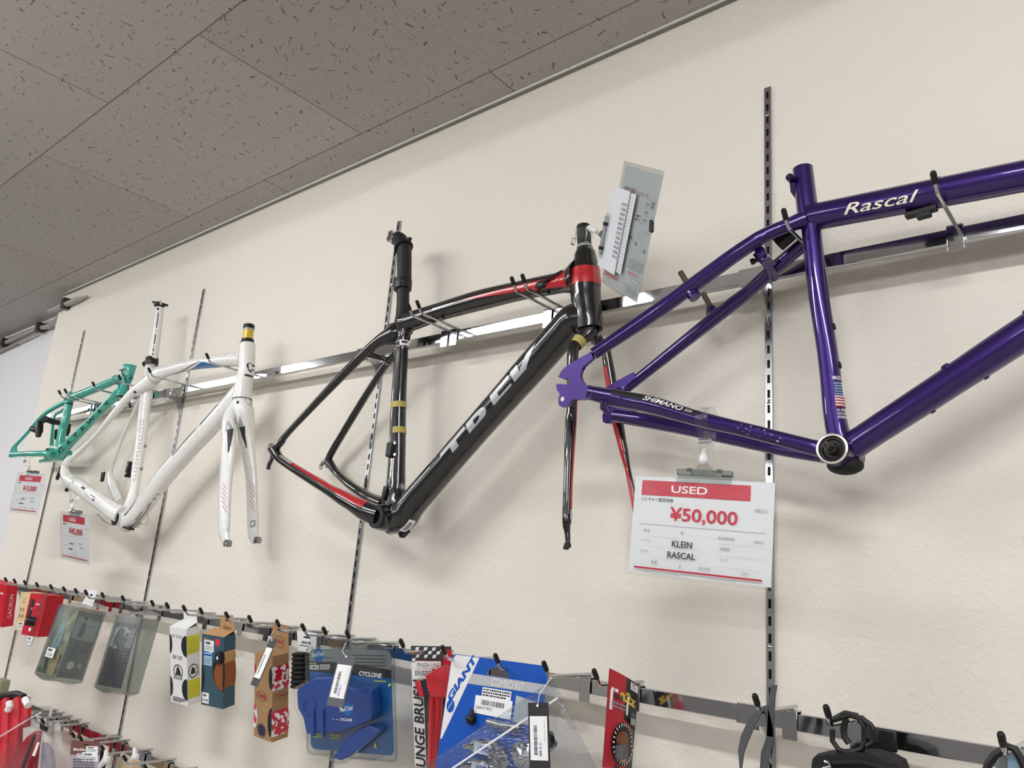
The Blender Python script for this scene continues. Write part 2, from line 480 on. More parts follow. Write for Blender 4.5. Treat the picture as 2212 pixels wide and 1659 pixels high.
def ceiling_mat():
    m = mat('ceiling_board', '#cfcbc4', 0.85, spec=0.2)
    nt = m.node_tree; b = nt.nodes['Principled BSDF']; L = nt.links.new
    def N(t, **k):
        n = nt.nodes.new(t)
        for a, v in k.items(): setattr(n, a, v)
        return n
    def MA(op, a, b_=None, c=None):
        n = N('ShaderNodeMath', operation=op)
        for i, x in enumerate((a, b_, c)):
            if x is None: continue
            if isinstance(x, (int, float)): n.inputs[i].default_value = x
            else: L(x, n.inputs[i])
        return n.outputs[0]
    tc = N('ShaderNodeTexCoord')
    mp = N('ShaderNodeMapping'); mp.inputs['Location'].default_value = (1.056 + 0.9085 * 20, 0.103 + 0.458 * 20, 0)
    L(tc.outputs['Object'], mp.inputs['Vector'])
    br = N('ShaderNodeTexBrick'); br.offset = 0.5
    br.inputs['Scale'].default_value = 1.0; br.inputs['Brick Width'].default_value = 0.9085; br.inputs['Row Height'].default_value = 0.458
    br.inputs['Mortar Size'].default_value = 0.0016; br.inputs['Mortar Smooth'].default_value = 0.2; br.inputs['Bias'].default_value = 0.0
    br.inputs['Color1'].default_value = srgb('#b4b1ad'); br.inputs['Color2'].default_value = srgb('#a9a5a1'); br.inputs['Mortar'].default_value = srgb('#77716a')
    L(mp.outputs[0], br.inputs['Vector'])
    # short worm-like fissures: one per cell, turned and bent at random
    def worms(scale, lx, wy, seed):
        sc = N('ShaderNodeVectorMath', operation='SCALE'); sc.inputs[3].default_value = scale
        of = N('ShaderNodeVectorMath', operation='ADD'); of.inputs[1].default_value = (seed, seed * 1.7, 0)
        L(tc.outputs['Object'], of.inputs[0]); L(of.outputs[0], sc.inputs[0])
        fl = N('ShaderNodeVectorMath', operation='MULTIPLY'); fl.inputs[1].default_value = (1, 1, 0); L(sc.outputs[0], fl.inputs[0])
        vo = N('ShaderNodeTexVoronoi', voronoi_dimensions='2D'); vo.inputs['Scale'].default_value = 1.0; vo.inputs['Randomness'].default_value = 0.8
        L(fl.outputs[0], vo.inputs['Vector'])
        d = N('ShaderNodeVectorMath', operation='SUBTRACT'); L(fl.outputs[0], d.inputs[0]); L(vo.outputs['Position'], d.inputs[1])
        sp = N('ShaderNodeSeparateColor'); L(vo.outputs['Color'], sp.inputs[0])
        rt = N('ShaderNodeVectorRotate', rotation_type='Z_AXIS'); L(d.outputs[0], rt.inputs['Vector'])
        L(MA('MULTIPLY_ADD', sp.outputs[0], 2.4, -0.5), rt.inputs['Angle'])
        xy = N('ShaderNodeSeparateXYZ'); L(rt.outputs[0], xy.inputs[0])
        nz = N('ShaderNodeTexNoise'); nz.inputs['Scale'].default_value = 3.2; nz.inputs['Detail'].default_value = 1; L(fl.outputs[0], nz.inputs['Vector'])
        yy = MA('ADD', xy.outputs[1], MA('MULTIPLY_ADD', nz.outputs[0], 0.34, -0.17))
        ln = MA('MULTIPLY', MA('POWER', sp.outputs[1], 1.6), lx)
        ax = MA('LESS_THAN', MA('ABSOLUTE', xy.outputs[0]), ln)
        ay = MA('LESS_THAN', MA('ABSOLUTE', yy), MA('MULTIPLY', sp.outputs[2], wy))
        return MA('MULTIPLY', ax, ay)
    w = MA('MAXIMUM', worms(33, 0.42, 0.062, 0.0), worms(52, 0.13, 0.09, 3.3))
    mx = N('ShaderNodeMix', data_type='RGBA'); mx.inputs[7].default_value = srgb('#4b4843')
    L(MA('MULTIPLY', w, 0.72), mx.inputs[0]); L(br.outputs['Color'], mx.inputs[6]); L(mx.outputs[2], b.inputs['Base Color'])
    bp = N('ShaderNodeBump', invert=True); bp.inputs['Strength'].default_value = 0.6; bp.inputs['Distance'].default_value = 0.002
    L(MA('MAXIMUM', w, br.outputs['Fac']), bp.inputs['Height']); L(bp.outputs[0], b.inputs['Normal'])
ceiling_mat()
b = MB(); b.box(((PX + XR) / 2, 0.06, CEIL / 2), (XR - PX, 0.12, CEIL), 'wallpaper'); struct(b, 'wall_back')
b = MB(); b.box(((XL + PX) / 2, 0.18, CEIL / 2), (PX - XL, 0.12, CEIL), 'wall_far_white'); struct(b, 'wall_recess')
b = MB(); b.box((XL - 0.05, (YB + 0.3) / 2, CEIL / 2), (0.1, -YB + 0.3, CEIL), 'room_wall'); struct(b, 'wall_left')
b = MB(); b.box((XR + 0.05, (YB + 0.3) / 2, CEIL / 2), (0.1, -YB + 0.3, CEIL), 'room_wall'); struct(b, 'wall_right')
b = MB(); b.box(((XL + XR) / 2, YB - 0.05, CEIL / 2), (XR - XL, 0.1, CEIL), 'room_wall'); struct(b, 'wall_front')
b = MB(); b.box(((XL + XR) / 2, YB / 2, -0.05), (XR - XL + 0.2, -YB + 0.6, 0.1), 'floor_board'); struct(b, 'floor')
b = MB(); b.box(((XL + XR) / 2, (YB + 0.24) / 2, CEIL + 0.006), (XR - XL, 0.24 - YB, 0.012), 'ceiling_board')
struct(b, 'ceiling')
b = MB()
b.box(((PX + 0.1 + XR) / 2, -0.0065, CEIL - 0.001), (XR - PX - 0.1, 0.013, 0.002), 'trim_grey')
b.box(((PX + 0.1 + XR) / 2, -0.0142, CEIL - 0.0025), (XR - PX - 0.1, 0.0024, 0.005), 'trim_white')
struct(b, 'trim_1')
b = MB(); b.box(((XL + PX) / 2, 0.1135, CEIL - 0.005), (PX - XL, 0.013, 0.01), 'trim_white'); struct(b, 'trim_2')
b = MB(); b.box((PX + 0.048, -0.006, CEIL - 0.002), (0.088, 0.012, 0.004), 'trim_grey'); struct(b, 'trim_3')
lm = bpy.data.materials.new('lamp_cover'); lm.use_nodes = True
_nt = lm.node_tree; _nt.nodes.remove(_nt.nodes['Principled BSDF'])
_e = _nt.nodes.new('ShaderNodeEmission'); _e.inputs[0].default_value = (*LAMP_COL, 1); _e.inputs[1].default_value = LAMP
_nt.links.new(_e.outputs[0], _nt.nodes['Material Output'].inputs[0]); M['lamp_cover'] = lm
def fixture(x, y, label):
    c = (x + FIX_L / 2, y)
    t = thing('ceiling_light', label, 'ceiling light', (c[0], y, CEIL - FIX_H), 'light bars mounted under the ceiling')
    h = MB(); h.box((c[0], y, CEIL - FIX_H / 2), (FIX_L, FIX_W, FIX_H), 'lamp_white'); h.build('housing', t, bevel=0.004)
    h = MB(); n = 12; L2 = FIX_L / 2 - 0.02
    pr = [(math.cos(PI * k / n) * 0.036, -math.sin(PI * k / n) * 0.028) for k in range(n + 1)]
    zz = CEIL - FIX_H - 0.0005
    vs = [(c[0] + e * L2, y + p, zz + q) for e in (-1, 1) for p, q in pr]
    h.add(vs, [(i, i + 1, i + n + 2, i + n + 1) for i in range(n)] + [list(range(n + 1)), list(range(2 * n + 1, n, -1))], 'lamp_cover')
    h.build('domed_cover', t)
    return t
near = {1: 'white ceiling light bar in front of the white and turquoise frames', 2: 'white ceiling light bar in front of the black frame', 3: 'white ceiling light bar in front of the purple frame'}
for iy, y in enumerate(ROWS):
    for ix, x in enumerate(FIX_X):
        fixture(x, y, near.get(ix, 'white ceiling light bar in the row nearest the display wall') if iy == 0 else 'white ceiling light bar in a row farther from the display wall')

# ================================================================ CONDUIT on the recessed wall
t = thing('conduit', 'grey metal conduit running along the top of the recessed wall and onto the panel edge', 'pipe', (-3.5, 0.05, ZC + 1.0))
p1 = [at(-60, 773, 0.095), at(81, 710, 0.095), at(112, 703, 0.09)]; p1[2].x = min(p1[2].x, PX - 0.03)
mb = MB(); mb.tube(p1, 0.012, 'conduit'); mb.build('pipe_run', t)
a = at(107, 672, -0.02); q = [p1[2], Vector((PX - 0.03, 0.04, p1[2].z + 0.03)), a, at(130, 663, -0.018), at(165, 648, -0.018), at(188, 640, -0.013)]
mb = MB(); mb.tube(q, [0.010, 0.010, 0.010, 0.012, 0.012, 0.004], 'conduit'); mb.build('pipe_bend', t)
mb = MB(); mb.tube([at(-60, 787, 0.1), at(60, 730, 0.1), at(80, 720, 0.1)], 0.006, 'conduit'); mb.build('pipe_run', t)
mb = MB(); mb.tube([at(-60, 790, 0.115), at(38, 744, 0.115)], 0.006, 'conduit'); mb.build('pipe_run', t)
for px in ((10, 741, 0.09), (87, 708, 0.09), (144, 657, -0.012)):
    mb = MB(); c = at(*px); mb.box(c, (0.034, 0.04, 0.05), 'dark_steel'); mb.build('clamp', t, bevel=0.004)

# ================================================================ SLOTTED UPRIGHTS
UPX = {'A': 0.0, 'B': -0.9786, 'C': -1.9641, 'D': -2.9442}
UPT = {'A': at(1661, 191, 0).z, 'B': at(865, 479, 0).z, 'C': at(444.5, 624.5, 0).z, 'D': at(183.5, 715, 0).z}
ULAB = {'A': 'slotted metal upright rail behind the purple frame', 'B': 'slotted metal upright rail behind the black frame', 'C': 'slotted metal upright rail behind the white frame', 'D': 'slotted metal upright rail behind the turquoise frame'}
for k, x in UPX.items():
    top = UPT[k]; bot = 0.62
    t = thing('slotted_upright', ULAB[k], 'upright', (x, 0, bot), 'slotted uprights on the wall')
    mb = MB(); w = 0.0058; sw = 0.0022; yf = -0.004
    n = int((top - bot) / 0.025)
    z = top - 0.0098
    mb.box((x, yf, (top + z) / 2), (2 * w, 0.0015, top - z), 'zinc')
    for i in range(n):
        z0, z1 = z, z - 0.0135; z2 = z - 0.025
        for s in (-1, 1): mb.box((x + s * (w + sw) / 2, yf, (z0 + z2) / 2), (w - sw, 0.0015, z0 - z2), 'zinc')
        mb.box((x, yf, (z1 + z2) / 2), (2 * sw, 0.0015, z1 - z2), 'zinc')
        z = z2
    bz = z
    for s in (-1, 1): mb.box((x + s * (w - 0.0005), -0.0017, (top + bz) / 2), (0.001, 0.0033, top - bz), 'zinc')
    mb.box((x, -0.0005, (top + bz) / 2), (2 * w - 0.003, 0.0008, top - bz), 'slot_dark')
    mb.build('channel', t, smooth=0)
    for i in (1, 10, 22, 37, 50):
        zz = top - 0.0098 - 0.025 * i - 0.0193
        if zz < bz: continue
        g = MB(); g.lathe((x, yf - 0.0005, zz), (0, -1, 0), [(0, 0.0042), (0.001, 0.0036), (0.0016, 0.0018)], 'chrome', 14)
        g.box((x, yf - 0.0022, zz), (0.0028, 0.0006, 0.0007), 'slot_dark'); g.box((x, yf - 0.0022, zz), (0.0007, 0.0007, 0.0028), 'slot_dark')
        g.build('screw', t)

# ================================================================ BARS, BRACKETS
ZU, ZL, ZT = ZC + 0.5265, ZC - 0.1354, ZC - 0.503
BH, BF, BD = 0.0225, -0.060, 0.011          # bar height, front face, depth
def bar(x0, x1, zt, label, grp):
    t = thing('hook_bar', label, 'bar', ((x0 + x1) / 2, BF + BD / 2, zt - BH), grp)
    mb = MB(); mb.box(((x0 + x1) / 2, BF + BD / 2, zt - BH / 2), (x1 - x0, BD, BH), 'chrome'); mb.build('bar', t, bevel=0.0012)
    for xx in (x0 - 0.0004, x1 + 0.0004):
        g = MB(); g.box((xx, BF + BD / 2, zt - BH / 2), (0.0014, BD - 0.002, BH - 0.002), 'black_plastic'); g.build('end_cap', t, smooth=0)
    return t
A_, B_, C_, D_ = (UPX[k] for k in 'ABCD'); g_ = 0.0016
row = 'chrome hook bars on the wall'
bar(B_ + g_, A_ - g_, ZU, 'upper chrome bar carrying the black frame and its hooks', row)
bar(A_ + g_, A_ + 0.98, ZU, 'upper chrome bar carrying the purple frame', row)
bar(C_ + g_, B_ - g_, ZU, 'upper chrome bar carrying the white frame', row)
bar(D_ + g_, C_ - g_, ZU, 'upper chrome bar carrying the turquoise frame', row)
bar(B_ + g_, A_ - g_, ZL, 'lower chrome bar carrying the blister packs and bagged kit', row)
bar(A_ + g_, A_ + 0.98, ZL, 'lower chrome bar carrying the black pouches', row)
bar(C_ + g_, B_ - g_, ZL, 'lower chrome bar carrying the handlebar tape boxes', row)
bar(D_ + g_, C_ - g_, ZL, 'lower chrome bar carrying the poncho packs and red boxes', row)
bar(D_ + g_, C_ - g_, ZT, 'lowest chrome bar at the bottom corner carrying bagged red goods', row)
bar(C_ + g_, B_ - g_, ZT, 'lowest chrome bar running out of the bottom of the picture', row)
def bracket(x, zt, label, sleeve=True):
    t = thing('bar_bracket', label, 'bracket', (x, 0, zt - 0.06), 'bar brackets on the uprights')
    mb = MB(); th = 0.0022
    prof = [(-0.003, zt - 0.004), (-0.046, zt - 0.008), (-0.0475, zt - BH - 0.004), (-0.034, zt - BH - 0.006), (-0.020, zt - BH - 0.018), (-0.011, zt - BH - 0.040), (-0.003, zt - BH - 0.058)]
    mb.prism([(x - th / 2, y, z) for y, z in prof], (th, 0, 0), 'zinc'); mb.build('arm', t, smooth=0)
    if not sleeve: return
    g = MB(); w = 0.052
    g.box((x, -0.0615, zt - BH / 2), (w, 0.002, BH + 0.004), 'chrome'); g.box((x, -0.0545, zt + 0.0012), (w, 0.014, 0.0018), 'chrome')
    g.box((x, -0.0545, zt - BH - 0.0012), (w, 0.014, 0.0018), 'chrome')
    g.build('bar_sleeve', t, bevel=0.0006)
    g = MB(); g.lathe((x, -0.052, zt - BH - 0.002), (0, 0, -1), [(0, 0.004), (0.006, 0.004), (0.0075, 0.0025)], 'chrome', 12); g.build('bolt', t)
for k, s_ in (('A', 'purple'), ('B', 'black'), ('C', 'white'), ('D', 'turquoise')):
    bracket(UPX[k], ZU, 'metal bracket joining the upper bar to the upright behind the %s frame' % s_)
bracket(A_, ZL, 'metal bracket at the lower bar joint behind the grey strap')
bracket(B_, ZL, 'metal bracket at the lower bar joint by the black handlebar grips', False)
bracket(C_, ZL, 'metal bracket at the lower bar joint beside the poncho packs', False)
bracket(D_, ZL, 'metal bracket at the lower bar joint behind the red boxes')
bracket(C_, ZT, 'metal bracket on the lowest bar behind the brown header card')

# ================================================================ DISPLAY HOOKS
def make_hook(label, grp):
    t = thing('display_hook', label, 'hook', (0, 0, 0), grp)      # origin: top front edge of the bar, at y = 0
    mb = MB(); w = 0.0105
    mb.box((0, BF - 0.0026, -0.0165), (2 * w, 0.0018, 0.037), 'chrome')
    mb.box((0, BF + 0.0045, 0.0026), (2 * w, 0.016, 0.0018), 'chrome')
    mb.box((0, BF + 0.0135, -0.004), (2 * w, 0.0018, 0.0145), 'chrome')
    mb.build('saddle_plate', t, bevel=0.0008)
    mb = MB(); path = [Vector((0, -0.038, 0.0066)), Vector((0, -0.075, 0.0066)), Vector((0, -0.12, 0.0066)), Vector((0, -0.155, 0.0062))]
    for k in range(1, 6):
        a = k / 5 * R(52); path.append(Vector((0, -0.155 - 0.012 * math.sin(a), 0.0062 + 0.012 * (1 - math.cos(a)))))
    d = Vector((0, -math.cos(R(52)), math.sin(R(52)))); e = path[-1]
    path.append(e + d * 0.010)
    mb.tube(path, 0.0030, 'chrome', 10); mb.build('wire_arm', t)
    mb = MB(); c0 = e + d * 0.006
    mb.tube([c0, c0 + d * 0.002, c0 + d * 0.014, c0 + d * 0.0165, c0 + d * 0.0175], [0.0036, 0.0040, 0.0040, 0.003, 0.0012], 'cap_black', 12); mb.build('tip_cap', t)
    return t
HX = lambda px, py: at(px, py, -0.187).x
GU, GL, GT = 'chrome hooks on the upper bars', 'chrome hooks on the lower bars', 'chrome hooks on the lowest bar'
first = None
def hook(x, zt, label, grp):
    global first
    if first is None:
        first = make_hook(label, grp); first.location = (x, 0, zt); return first
    return dup(first, (x, 0, zt), label, grp)
for (px, py, l) in ((2012, 372, 'capped hook in front of the script lettering on the purple top tube'), (1687, 453, 'capped hook under the purple seat stays beside the seat tube'),
                    (1097, 605, 'left of the two capped hooks near the head tube of the black frame'), (1120, 600, 'right of the two capped hooks near the head tube of the black frame'),
                    (872, 662, 'left of the two capped hooks beside the black seat post'), (892, 658, 'right of the two capped hooks beside the black seat post'),
                    (437, 771, 'capped hook across the blue patch of the white top tube'), (312, 803, 'capped hook under the white seat clamp'),
                    (120, 845, 'left of the two capped hooks at the turquoise seat cluster'), (133, 841, 'right of the two capped hooks at the turquoise seat cluster'),
                    (193, 826, 'capped hook under the middle of the turquoise top tube'), (250, 810, 'capped hook beside the turquoise head tube')):
    hook(HX(px, py), ZU, l, GU)
LOWER = ((3.6, 1248, 'hook over the red box at the left edge of the picture'), (22.7, 1251.7, 'hook over the side of the red lettered box'), (44.8, 1254.9, 'hook above the beige box'),
         (70.7, 1259.2, 'hook above the second red box'), (100.9, 1264.3, 'hook holding the clear acrylic strip'), (128.6, 1269, 'hook just right of the clear acrylic strip'),
         (154.4, 1272.5, 'second hook right of the clear acrylic strip'), (180.8, 1277, 'hook through the white hanger of the photo poncho pack'), (211.6, 1282.3, 'hook above the grey side of the poncho pack'),
         (255.8, 1288, 'hook over the navy poncho pack'), (318.8, 1298, 'empty hook at the upright beside the poncho packs'), (350.6, 1303.8, 'empty hook second from the poncho packs'),
         (387, 1310.3, 'hook just left of the white tape box header'), (423.5, 1315, 'hook through the header of the white tape box'), (478.7, 1324, 'hook through the kraft header of the blue tape box'),
         (528.9, 1330.5, 'empty hook between the blue and the kraft tape boxes'), (589, 1339.7, 'hook through the header of the kraft tape box'), (643.5, 1348.3, 'hook through the white header of the black grips'),
         (689.4, 1356.3, 'hook over the left of the blue chain cleaner blister pack'), (739.6, 1364.4, 'hook with the string of the grey tag on the blister pack'),
         (856.7, 1379.4, 'hook at the right corner of the blue blister pack'), (946.8, 1394, 'hook in front of the red brush card'), (1061, 1414, 'hook through the hole of the blue and white card'),
         (1166, 1428.7, 'hook holding the clear zip bag'), (1275, 1445.4, 'hook through the red and black brake pad card'), (1623.4, 1500, 'hook with the dark strap beside the slotted upright'),
         (1778, 1525, 'hook with the looped cord of the black pouch'), (2158, 1583, 'hook with the strap of the grey pouch at the right edge'))
for px, py, l in LOWER: hook(HX(px, py) - (0.016 if px == 180.8 else 0), ZL, l, GL)
for px, py, l in ((19.5, 1519, 'hook on the lowest bar among the red gloves'), (31, 1527, 'second hook among the red gloves on the lowest bar'), (47.7, 1535.6, 'hook on the lowest bar right of the red gloves'),
                  (65, 1543, 'hook above the white seal of the large clear bag'), (83, 1549, 'hook holding the crumpled clear bags'), (147.6, 1582, 'hook just left of the brown header card'),
                  (163.8, 1589.8, 'hook through the brown header card'), (210.5, 1612.6, 'hook with the nearer white ring'), (258, 1635.5, 'hook below the farther white ring'), (302.6, 1656, 'hook cut off by the bottom edge of the picture')):
    hook(HX(px, py), ZT, l, GT)

# ================================================================ PURPLE FRAME
YK = -0.113
kf = thing('bicycle_frame', 'metallic purple mountain bike frame with cream script on its top tube', 'bicycle frame', at(1815, 985, YK), 'bicycle frames hung on the wall')
tt = Tube([((1745, 441.5), (1756, 502)), ((1767, 437), (1778, 496)), ((1980, 392.7), (1992, 457)), ((2212, 344.5), (2224, 414)), ((2560, 272), (2575, 352))], YK)
def f(mb):
    tt.text(mb, 'Rascal', 0.13, 0.36, 105, 62, 'cream', shear=0.35, bold=0.006)
    tt.band(mb, 0.395, 0.415, 6, 354, 'purple_paint', 0.0009, 3, 24)
tube_part('top_tube', kf, tt, 'purple_paint', f)
dt = Tube([((1812, 952), (1842, 1006)), ((1843, 924.6), (1878, 978)), ((2000, 819), (2038, 876)), ((2190, 689.6), (2231.8, 753.4)), ((2560, 440), (2610, 520))], YK)
tube_part('down_tube', kf, dt, 'purple_paint')
st = Tube([((1711.6, 367), (1757, 362.4)), ((1720, 450), (1767, 440)), ((1726, 480), (1772, 476)), ((1731.5, 507), (1776, 507)), ((1745, 632), (1791, 632)), ((1765, 766), (1812, 766)), ((1778, 900), (1829.6, 900)), ((1787, 950), (1842, 948))], YK)
def f(mb):
    u0, u1 = 0.815, 0.90
    st.band(mb, u0 - 0.022, u0 - 0.012, 96, 96.5, 'label_white', 0.0005)
    st.band(mb, u0, u1, 100, 170, 'label_white', 0.0004, 10, 8)
    for i in range(4): st.band(mb, u0 + 0.052 + i * 0.0095, u0 + 0.057 + i * 0.0095, 100, 170, 'flag_red', 0.0007, 2, 8)
    st.band(mb, u0, u0 + 0.048, 100, 152, 'flag_blue', 0.0007, 6, 6)
    for i in range(5):
        for j in range(6):
            a = 104 + j * 8 + (i % 2) * 4
            st.band(mb, u0 + 0.004 + i * 0.009, u0 + 0.008 + i * 0.009, a, a + 3.2, 'label_white', 0.0009, 1, 1)
    def across(body, u, h, a0, a1):       # lettering running round the tube
        V, F, asp = text_mesh(body, 0.01)
        mb.add([st.P(u - h * y, a0 + (a1 - a0) * x, 0.0006) for x, y in V], F, 'label_white')
    across('MADE IN', u0 - 0.006, 0.013, 100, 165)
    across('U.S. PATENT', u1 + 0.016, 0.009, 102, 168); across('4,621,827', u1 + 0.028, 0.009, 102, 160); across('FOREIGN', u1 + 0.040, 0.009, 102, 158)
tube_part('seat_tube', kf, st, 'purple_paint', f)
# seat collar lug with bolt eye
mb = MB(); c = at(1711, 389, YK - 0.012); mb.lathe(c + Vector((0, 0.011, 0)), (0, -1, 0), [(0, 0.0058), (0.022, 0.0058)], 'purple_paint', 18)
mb.tube([c + Vector((0.002, 0.0, -0.004)), at(1716, 412, YK - 0.004), at(1722, 428, YK)], [0.006, 0.006, 0.003], 'purple_paint', 12)
mb.build('clamp_lug', kf)
mb = MB(); mb.lathe(c + Vector((0, -0.0108, 0)), (0, -1, 0), [(0, 0.0034), (0.0012, 0.0034)], 'slot_dark', 14); mb.build('bolt_eye', kf)
DY = -0.210
ss = Tube([((1728, 457), (1743, 492)), ((1693.6, 473.7), (1706, 503)), ((1650, 492), (1662, 521)), ((1622, 507), (1637, 537)), ((1560, 549), (1575, 580)), ((1420, 651), (1436, 681)), ((1274, 754), (1290, 775))], [YK - 0.012, YK - 0.024, YK - 0.034, YK - 0.04, YK - 0.047, YK - 0.058, DY])
tube_part('seat_stay', kf, ss, 'purple_paint')
s2 = Tube([((1728, 512), (1744, 540)), ((1682, 552), (1697, 580)), ((1640, 588), (1655, 616)), ((1606.8, 620), (1622, 644)), ((1560, 654.5), (1575, 682)), ((1368, 812), (1380, 832)), ((1330, 838), (1345, 862))], [YK + 0.02, YK + 0.026, YK + 0.034, YK + 0.038, YK + 0.038, -0.076, -0.078])
tube_part('seat_stay', kf, s2, 'purple_paint')
cs = Tube([((1268, 831), (1265, 863)), ((1342, 843), (1338, 882)), ((1411, 856), (1406, 895)), ((1513, 888), (1508, 922)), ((1600, 910), (1594, 941)), ((1682, 930.5), (1676, 962)), ((1767, 951), (1762, 986)), ((1800, 958), (1795, 994))], [DY, YK - 0.063, YK - 0.058, YK - 0.048, YK - 0.039, YK - 0.03, YK - 0.022, YK - 0.016])
def f(mb):
    cs.band(mb, 0.10, 0.50, 28, 74, 'matte_black', 0.0005, 24, 8)
    cs.text(mb, 'SHIMANO', 0.265, 0.435, 70, 34, 'label_white', shear=0.25, bold=0.012, l=0.0008)
    cs.text(mb, 'SIS', 0.445, 0.475, 62, 42, 'label_white', shear=0.2, l=0.0008)
    g = random.Random(4)
    for i in range(26):
        u = g.uniform(0.66, 0.82); a = g.uniform(40, 120)
        cs.band(mb, u, u + g.uniform(0.002, 0.012), a, a + g.uniform(2, 10), g.choice(('ink_grey', 'label_white', 'slot_dark')), 0.0006, 1, 2)
tube_part('chain_stay', kf, cs, 'purple_paint', f)
c2 = Tube([((1330, 884), (1326, 912)), ((1400, 893), (1396, 925)), ((1513, 918), (1510, 947)), ((1676, 955), (1672, 982)), ((1790, 976), (1786, 1002))], [-0.084, -0.082, -0.078, YK + 0.034, YK + 0.022])
tube_part('chain_stay', kf, c2, 'purple_paint')
DP = [(1276, 759.6), (1258, 770), (1235.5, 783), (1222, 792), (1213.6, 800), (1205, 814.4), (1216.7, 818.5), (1224.6, 816.6), (1229.5, 818), (1232.4, 823.8), (1230, 829.5), (1224.6, 831), (1212, 829), (1201, 830), (1202.6, 842.6), (1209, 850.5), (1205.8, 863), (1207, 875.5), (1213, 879), (1220, 878.7), (1229, 874), (1235.5, 863), (1260.6, 863), (1276, 858), (1280, 841), (1262, 829), (1255.5, 820), (1253, 809.7), (1256, 799), (1262, 789), (1281, 773)]
pl = [at(x, y, DY - 0.004) for x, y in DP]
mb = MB()
from mathutils.geometry import tessellate_polygon
tri = tessellate_polygon([pl])
n = len(pl); bk = [p + Vector((0, 0.007, 0)) for p in pl]
mb.add(pl + bk, [list(t_) for t_ in tri] + [[a + n for a in reversed(t_)] for t_ in tri] + [(i, (i + 1) % n, (i + 1) % n + n, i + n) for i in range(n)], 'purple_plate')
mb.build('dropout', kf, smooth=0)
mb = MB()
c = at(1215, 862, DY - 0.0042); mb.lathe(c + Vector((0, 0.0005, 0)), (0, -1, 0), [(0, 0.0038), (0.0006, 0.0038)], 'wallpaper', 16); mb.build('hanger_hole', kf)
mb = MB(); dx = pl[0].x - at(1276, 759.6, YK + 0.0715).x
off = Vector((0, 0.128, 0))
q = [p + off for p in pl]; q2 = [p + Vector((0, 0.007, 0)) for p in q]
mb.add(q + q2, [list(t_) for t_ in tri] + [[a + n for a in reversed(t_)] for t_ in tri] + [(i, (i + 1) % n, (i + 1) % n + n, i + n) for i in range(n)], 'purple_paint')
mb.build('dropout', kf, smooth=0)
# bottom bracket with spindle
bc = at(1797.5, 969.5, YK - 0.034)
mb = MB(); mb.lathe(bc, (0, 1, 0), [(0.0008, 0.0215), (0.068, 0.0215)], 'purple_paint', 36, False); mb.build('bottom_bracket_shell', kf)
mb = MB()
mb.lathe(bc, (0, -1, 0), [(-0.0005, 0.0206), (0.0012, 0.0206), (0.0016, 0.020), (0.0016, 0.0176), (-0.004, 0.0172)], 'alu_ring', 36, False); mb.build('cup_ring', kf)
mb = MB(); mb.lathe(bc, (0, -1, 0), [(-0.003, 0.0176), (-0.0015, 0.0165), (-0.001, 0.0135), (-0.003, 0.012), (-0.003, 0.0001)], 'black_plastic', 30, False); mb.build('bearing_cup', kf)
mb = MB(); mb.lathe(bc, (0, -1, 0), [(-0.004, 0.0088), (0.006, 0.0085), (0.010, 0.0072), (0.011, 0.0065)], 'dark_steel', 20); mb.lathe(bc + Vector((0, -0.010, 0)), (0, -1, 0), [(0, 0.0068), (0.016, 0.0058)], 'dark_steel', 4); mb.lathe(bc + Vector((0, -0.0262, 0)), (0, -1, 0), [(0, 0.0028), (0.0003, 0.0028)], 'slot_dark', 12); mb.build('spindle', kf, smooth=30)
mb = MB(); mb.ball(at(1826, 1006, YK), 0.0125, 'slot_dark', 20, (1.9, 1.5, 1.0)); mb.build('cable_guide', kf)
# brake bridge, bosses, stops
mb = MB(); mb.tube([at(1640, 540, YK - 0.036), at(1660, 575, YK), at(1672, 600, YK + 0.034)], 0.0075, 'purple_paint', 14); mb.box(at(1652, 560, YK - 0.012), (0.016, 0.03, 0.022), 'purple_paint', Matrix.Rotation(R(-35), 3, 'Y')); mb.build('brake_bridge', kf, bevel=0.001)
mb = MB(); mb.lathe(at(1640, 560, YK - 0.012), Vector((-1, -0.2, -0.25)), [(0, 0.0035), (0.007, 0.0035), (0.007, 0.005), (0.013, 0.005)], 'cap_black', 12); mb.build('bridge_stud', kf)
for (a_, b_, y0, lug) in (((1494, 628), (1470, 588), YK - 0.05, (1487, 615)), ((1540, 672), (1519, 634), YK + 0.045, (1536, 664))):
    mb = MB(); mb.tube([at(*a_, y0), at(*b_, y0)], 0.0045, 'post_brown', 14); mb.build('brake_post', kf)
    mb = MB(); mb.tube([at(a_[0] + 8, a_[1] + 14, y0), at(lug[0] + 2, lug[1] + 10, y0), at(lug[0], lug[1], y0)], [0.010, 0.0105, 0.008], 'purple_paint', 16); mb.build('post_boss', kf)
mb = MB(); mb.box(at(1990, 458, YK - 0.002), (0.040, 0.012, 0.008), 'matte_black', Matrix.Rotation(R(-4), 3, 'Y')); mb.box(at(1996, 463, YK - 0.002), (0.018, 0.010, 0.012), 'matte_black', Matrix.Rotation(R(-4), 3, 'Y')); mb.build('cable_stop', kf, bevel=0.002)
mb = MB(); mb.box(at(1693, 515, YK - 0.004), (0.026, 0.02, 0.02), 'matte_black', Matrix.Rotation(R(-35), 3, 'Y')); mb.build('cable_stop', kf, bevel=0.002)
mb = MB(); q = at(1304, 880, YK - 0.01 - 0.03); mb.tube([at(1306, 862, DY + 0.01), at(1303, 880, DY + 0.02), at(1314, 892, DY + 0.03)], [0.005, 0.006, 0.004], 'purple_paint', 12); mb.build('eyelet', kf)
